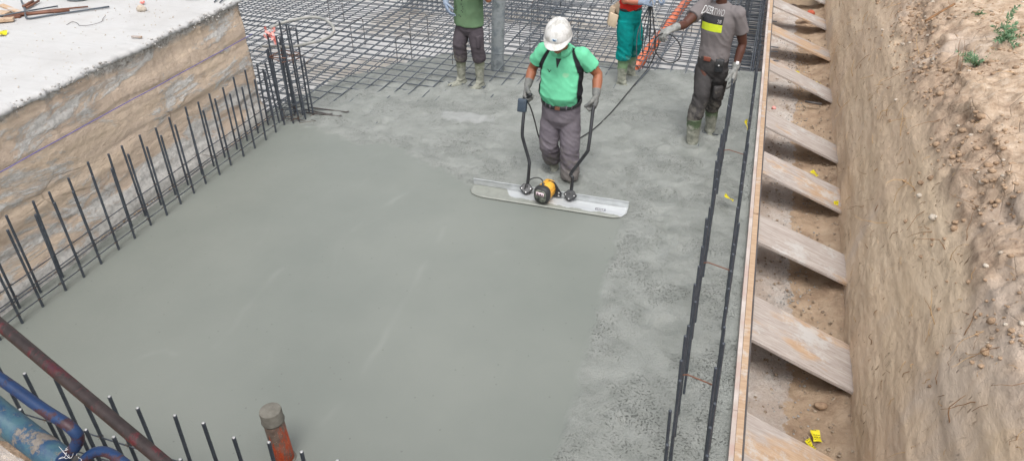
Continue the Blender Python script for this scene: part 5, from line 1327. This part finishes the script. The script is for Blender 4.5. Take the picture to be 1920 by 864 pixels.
bent('flat_iron', [SP(50, 15, Z + .02), SP(73, 2, Z + .02)], .012, 'rebarR', 'thin rusty angle iron pointing up right at the back of the scrap pile', 'iron')
def board(a, b_, w_, th, mat, label):
    a, b_ = V(a), V(b_); d = b_ - a; L = d.length; x_ = d.normalized(); y_ = V((0, 0, 1)).cross(x_).normalized(); z_ = x_.cross(y_)
    m = MB().box((a + b_) / 2, (L, w_, th), Matrix((x_, y_, z_)).transposed()); return tag(m.build('timber_scrap', M[mat], smooth=False, bevel=.003), label, 'timber')
board(SP(2, 10, Z + .07), SP(38, 24, Z + .03), .055, .02, 'batten', 'pale lath lying across the top of the scrap pile')
board(SP(-30, 41, Z + .02), SP(26, 36, Z + .02), .07, .03, 'plankB', 'tan timber scrap at the left edge of the photo, nearest the slab edge')
board(SP(-30, 24, Z + .02), SP(16, 26, Z + .02), .10, .03, 'batten', 'pinkish timber scrap under the rusty iron at the left edge')
board(SP(10, 32, Z + .01), SP(40, 30, Z + .01), .08, .02, 'rebarR', 'rust brown strip under the scrap pile')
board(SP(247, 69, Z + .012), SP(266, 70, Z + .012), .022, .018, 'plankA', 'tiny wooden stick on the slab close to its broken edge')
def ringo(cx_, cy_, r_, n, label, mat='rebarW', k=1.0):
    t = thing('wire_coil', (cx_, cy_, Z), label, 'coil')
    for i in range(n):
        MB().tube([(cx_ + math.cos(a) * (r_ + jit(.004)) + .01 * i, cy_ + math.sin(a) * (r_ + jit(.004)) * k, Z + .012 + .01 * i + .003 * math.sin(a * 3)) for a in [2 * PI * q / 40 for q in range(41)]], .006, 6, False).build('coil_turn', M[mat], t)
    return t
p = SP(365, -6); ringo(p.x, p.y, .13, 3, 'rusty steel wire coil at the top edge of the slab')
p = SP(150, -4); t = thing('bucket', (p.x, p.y, Z), 'grey rubber bucket standing on the slab at the top edge', 'bucket')
MB().tube([(p.x, p.y, Z), (p.x, p.y, Z + .01), (p.x, p.y, Z + .20), (p.x, p.y, Z + .205), (p.x, p.y, Z + .19)], [.13, .14, .175, .185, .165], 28, False).build('bucket_wall', M['pump'], t)
MB().tube([(p.x, p.y, Z), (p.x, p.y, Z + .012)], .135, 28).build('bucket_floor', M['pump'], t)
for k, (a, b_) in enumerate((((402, 4), (412, -6)), ((412, 5), (424, -5)))): bent('cut_bar', [SP(*a, Z + .01), SP(*b_, Z + .02)], .007, 'rebarD', ['left short dark bar end beside the wire coil', 'right short dark bar end beside the wire coil'][k])
p = SP(266, 20); m = MB(); lump(m, (p.x, p.y, Z + .02), .05, 5, 12, 8); tag(m.build('stone', M['stone']), 'pale stone on the slab below the small red scrap', 'stone', 'loose stones')
p = SP(268, 8); m = MB(); lump(m, (p.x, p.y, Z + .02), .026, 6, 8, 6); tag(m.build('plastic_scrap', M['ribbon']), 'small red scrap lying on the slab behind a pale stone', 'scrap')
p = SP(6, 65); label_tag(p.x, p.y, Z + .012, .6, 'yellow label lying on the slab at the left edge of the photo', 1.2, (.1, .1))
wr = curve([SP(125, 48), SP(136, 42), SP(146, 45), SP(150, 49), SP(170, 48), SP(190, 42), SP(193, 36), SP(198, 31)], 6)
tag(MB().tube([q + V((0, 0, .004)) for q in wr], .0022, 5).build('tie_wire_piece', M['rebarW']), 'thin crooked wire lying on the slab', 'wire')
# surface chips on the slab: nobody could count them
m = MB()
for k in range(420):
    x = -5.45 - abs(random.gauss(0, 1.1)); y = random.uniform(2.5, 6.7); lump(m, (x, y, Z - .002), random.uniform(.003, .008), k, 5, 3)
tag(m.build('concrete_chips', M['stone']), kind='stuff')

# ------------------------------------------------------------------ green thistle on the bank
def plant(x0_, y0_, label, S_=1.0, seed=1):
    rnd = random.Random(seed); hit = bvh.ray_cast(V((x0_, y0_, 5)), V((0, 0, -1)))[0]; b0_ = hit
    t = thing('thistle_plant', b0_, label, 'plant'); st = MB(); lf_ = MB()
    for k in range(11):
        a = rnd.uniform(0, 2 * PI); ln = rnd.uniform(.14, .30) * S_; up = rnd.uniform(.25, 1.1)
        pts = [b0_]; d = V((math.cos(a), math.sin(a), up)).normalized()
        for i in range(9):
            d = (d + V((rnd.gauss(0, .1), rnd.gauss(0, .1), -.05 + rnd.gauss(0, .08)))).normalized(); pts.append(pts[-1] + d * ln / 9)
        st.tube(pts, [.0035 * (1 - .09 * i) for i in range(10)], 5)
        for i in range(1, 10):
            for q in range(7):
                b_ = rnd.uniform(0, 2 * PI); o_ = d.orthogonal().normalized(); o_ = Quaternion(d, b_) @ o_; dd = (o_ * .8 + d * rnd.uniform(.2, .9) + V((0, 0, .2))).normalized(); L = rnd.uniform(.02, .042) * S_; w_ = dd.cross(V((rnd.gauss(0, 1), rnd.gauss(0, 1), 1))).normalized() * L * .16
                p_ = pts[i]; lf_.add([p_, p_ + dd * L * .45 + w_, p_ + dd * L, p_ + dd * L * .45 - w_ + V((0, 0, .002))], [(0, 1, 2, 3)])
    st.build('stem', M['stem'], t); lf_.build('foliage', M['leaf'], t, smooth=False)
pp = SP(1890, 60, 1.62); plant(pp.x, pp.y, 'green spiky thistle growing on top of the bank at the upper right', 1.15, 3)
pp = SP(1848, 78, 1.62); plant(pp.x, pp.y, 'lower spreading green thistle left of the tall one on the bank', .85, 5)
pp = SP(1840, 12, 1.62); plant(pp.x, pp.y, 'tiny green sprig on the bank top near the upper edge of the photo', .3, 8)
p, n_ = on_bank(2.15, 7.2, .02)
t_ = MB(); q = [SP(1735, 40, 1.5) , SP(1760, 25, 1.55), SP(1790, 8, 1.6)]
tag(MB().tube(curve(q, 5), .011, 7).build('dry_branch', M['straw']), 'dry brown root branch on the crest of the bank near the top edge', 'branch')
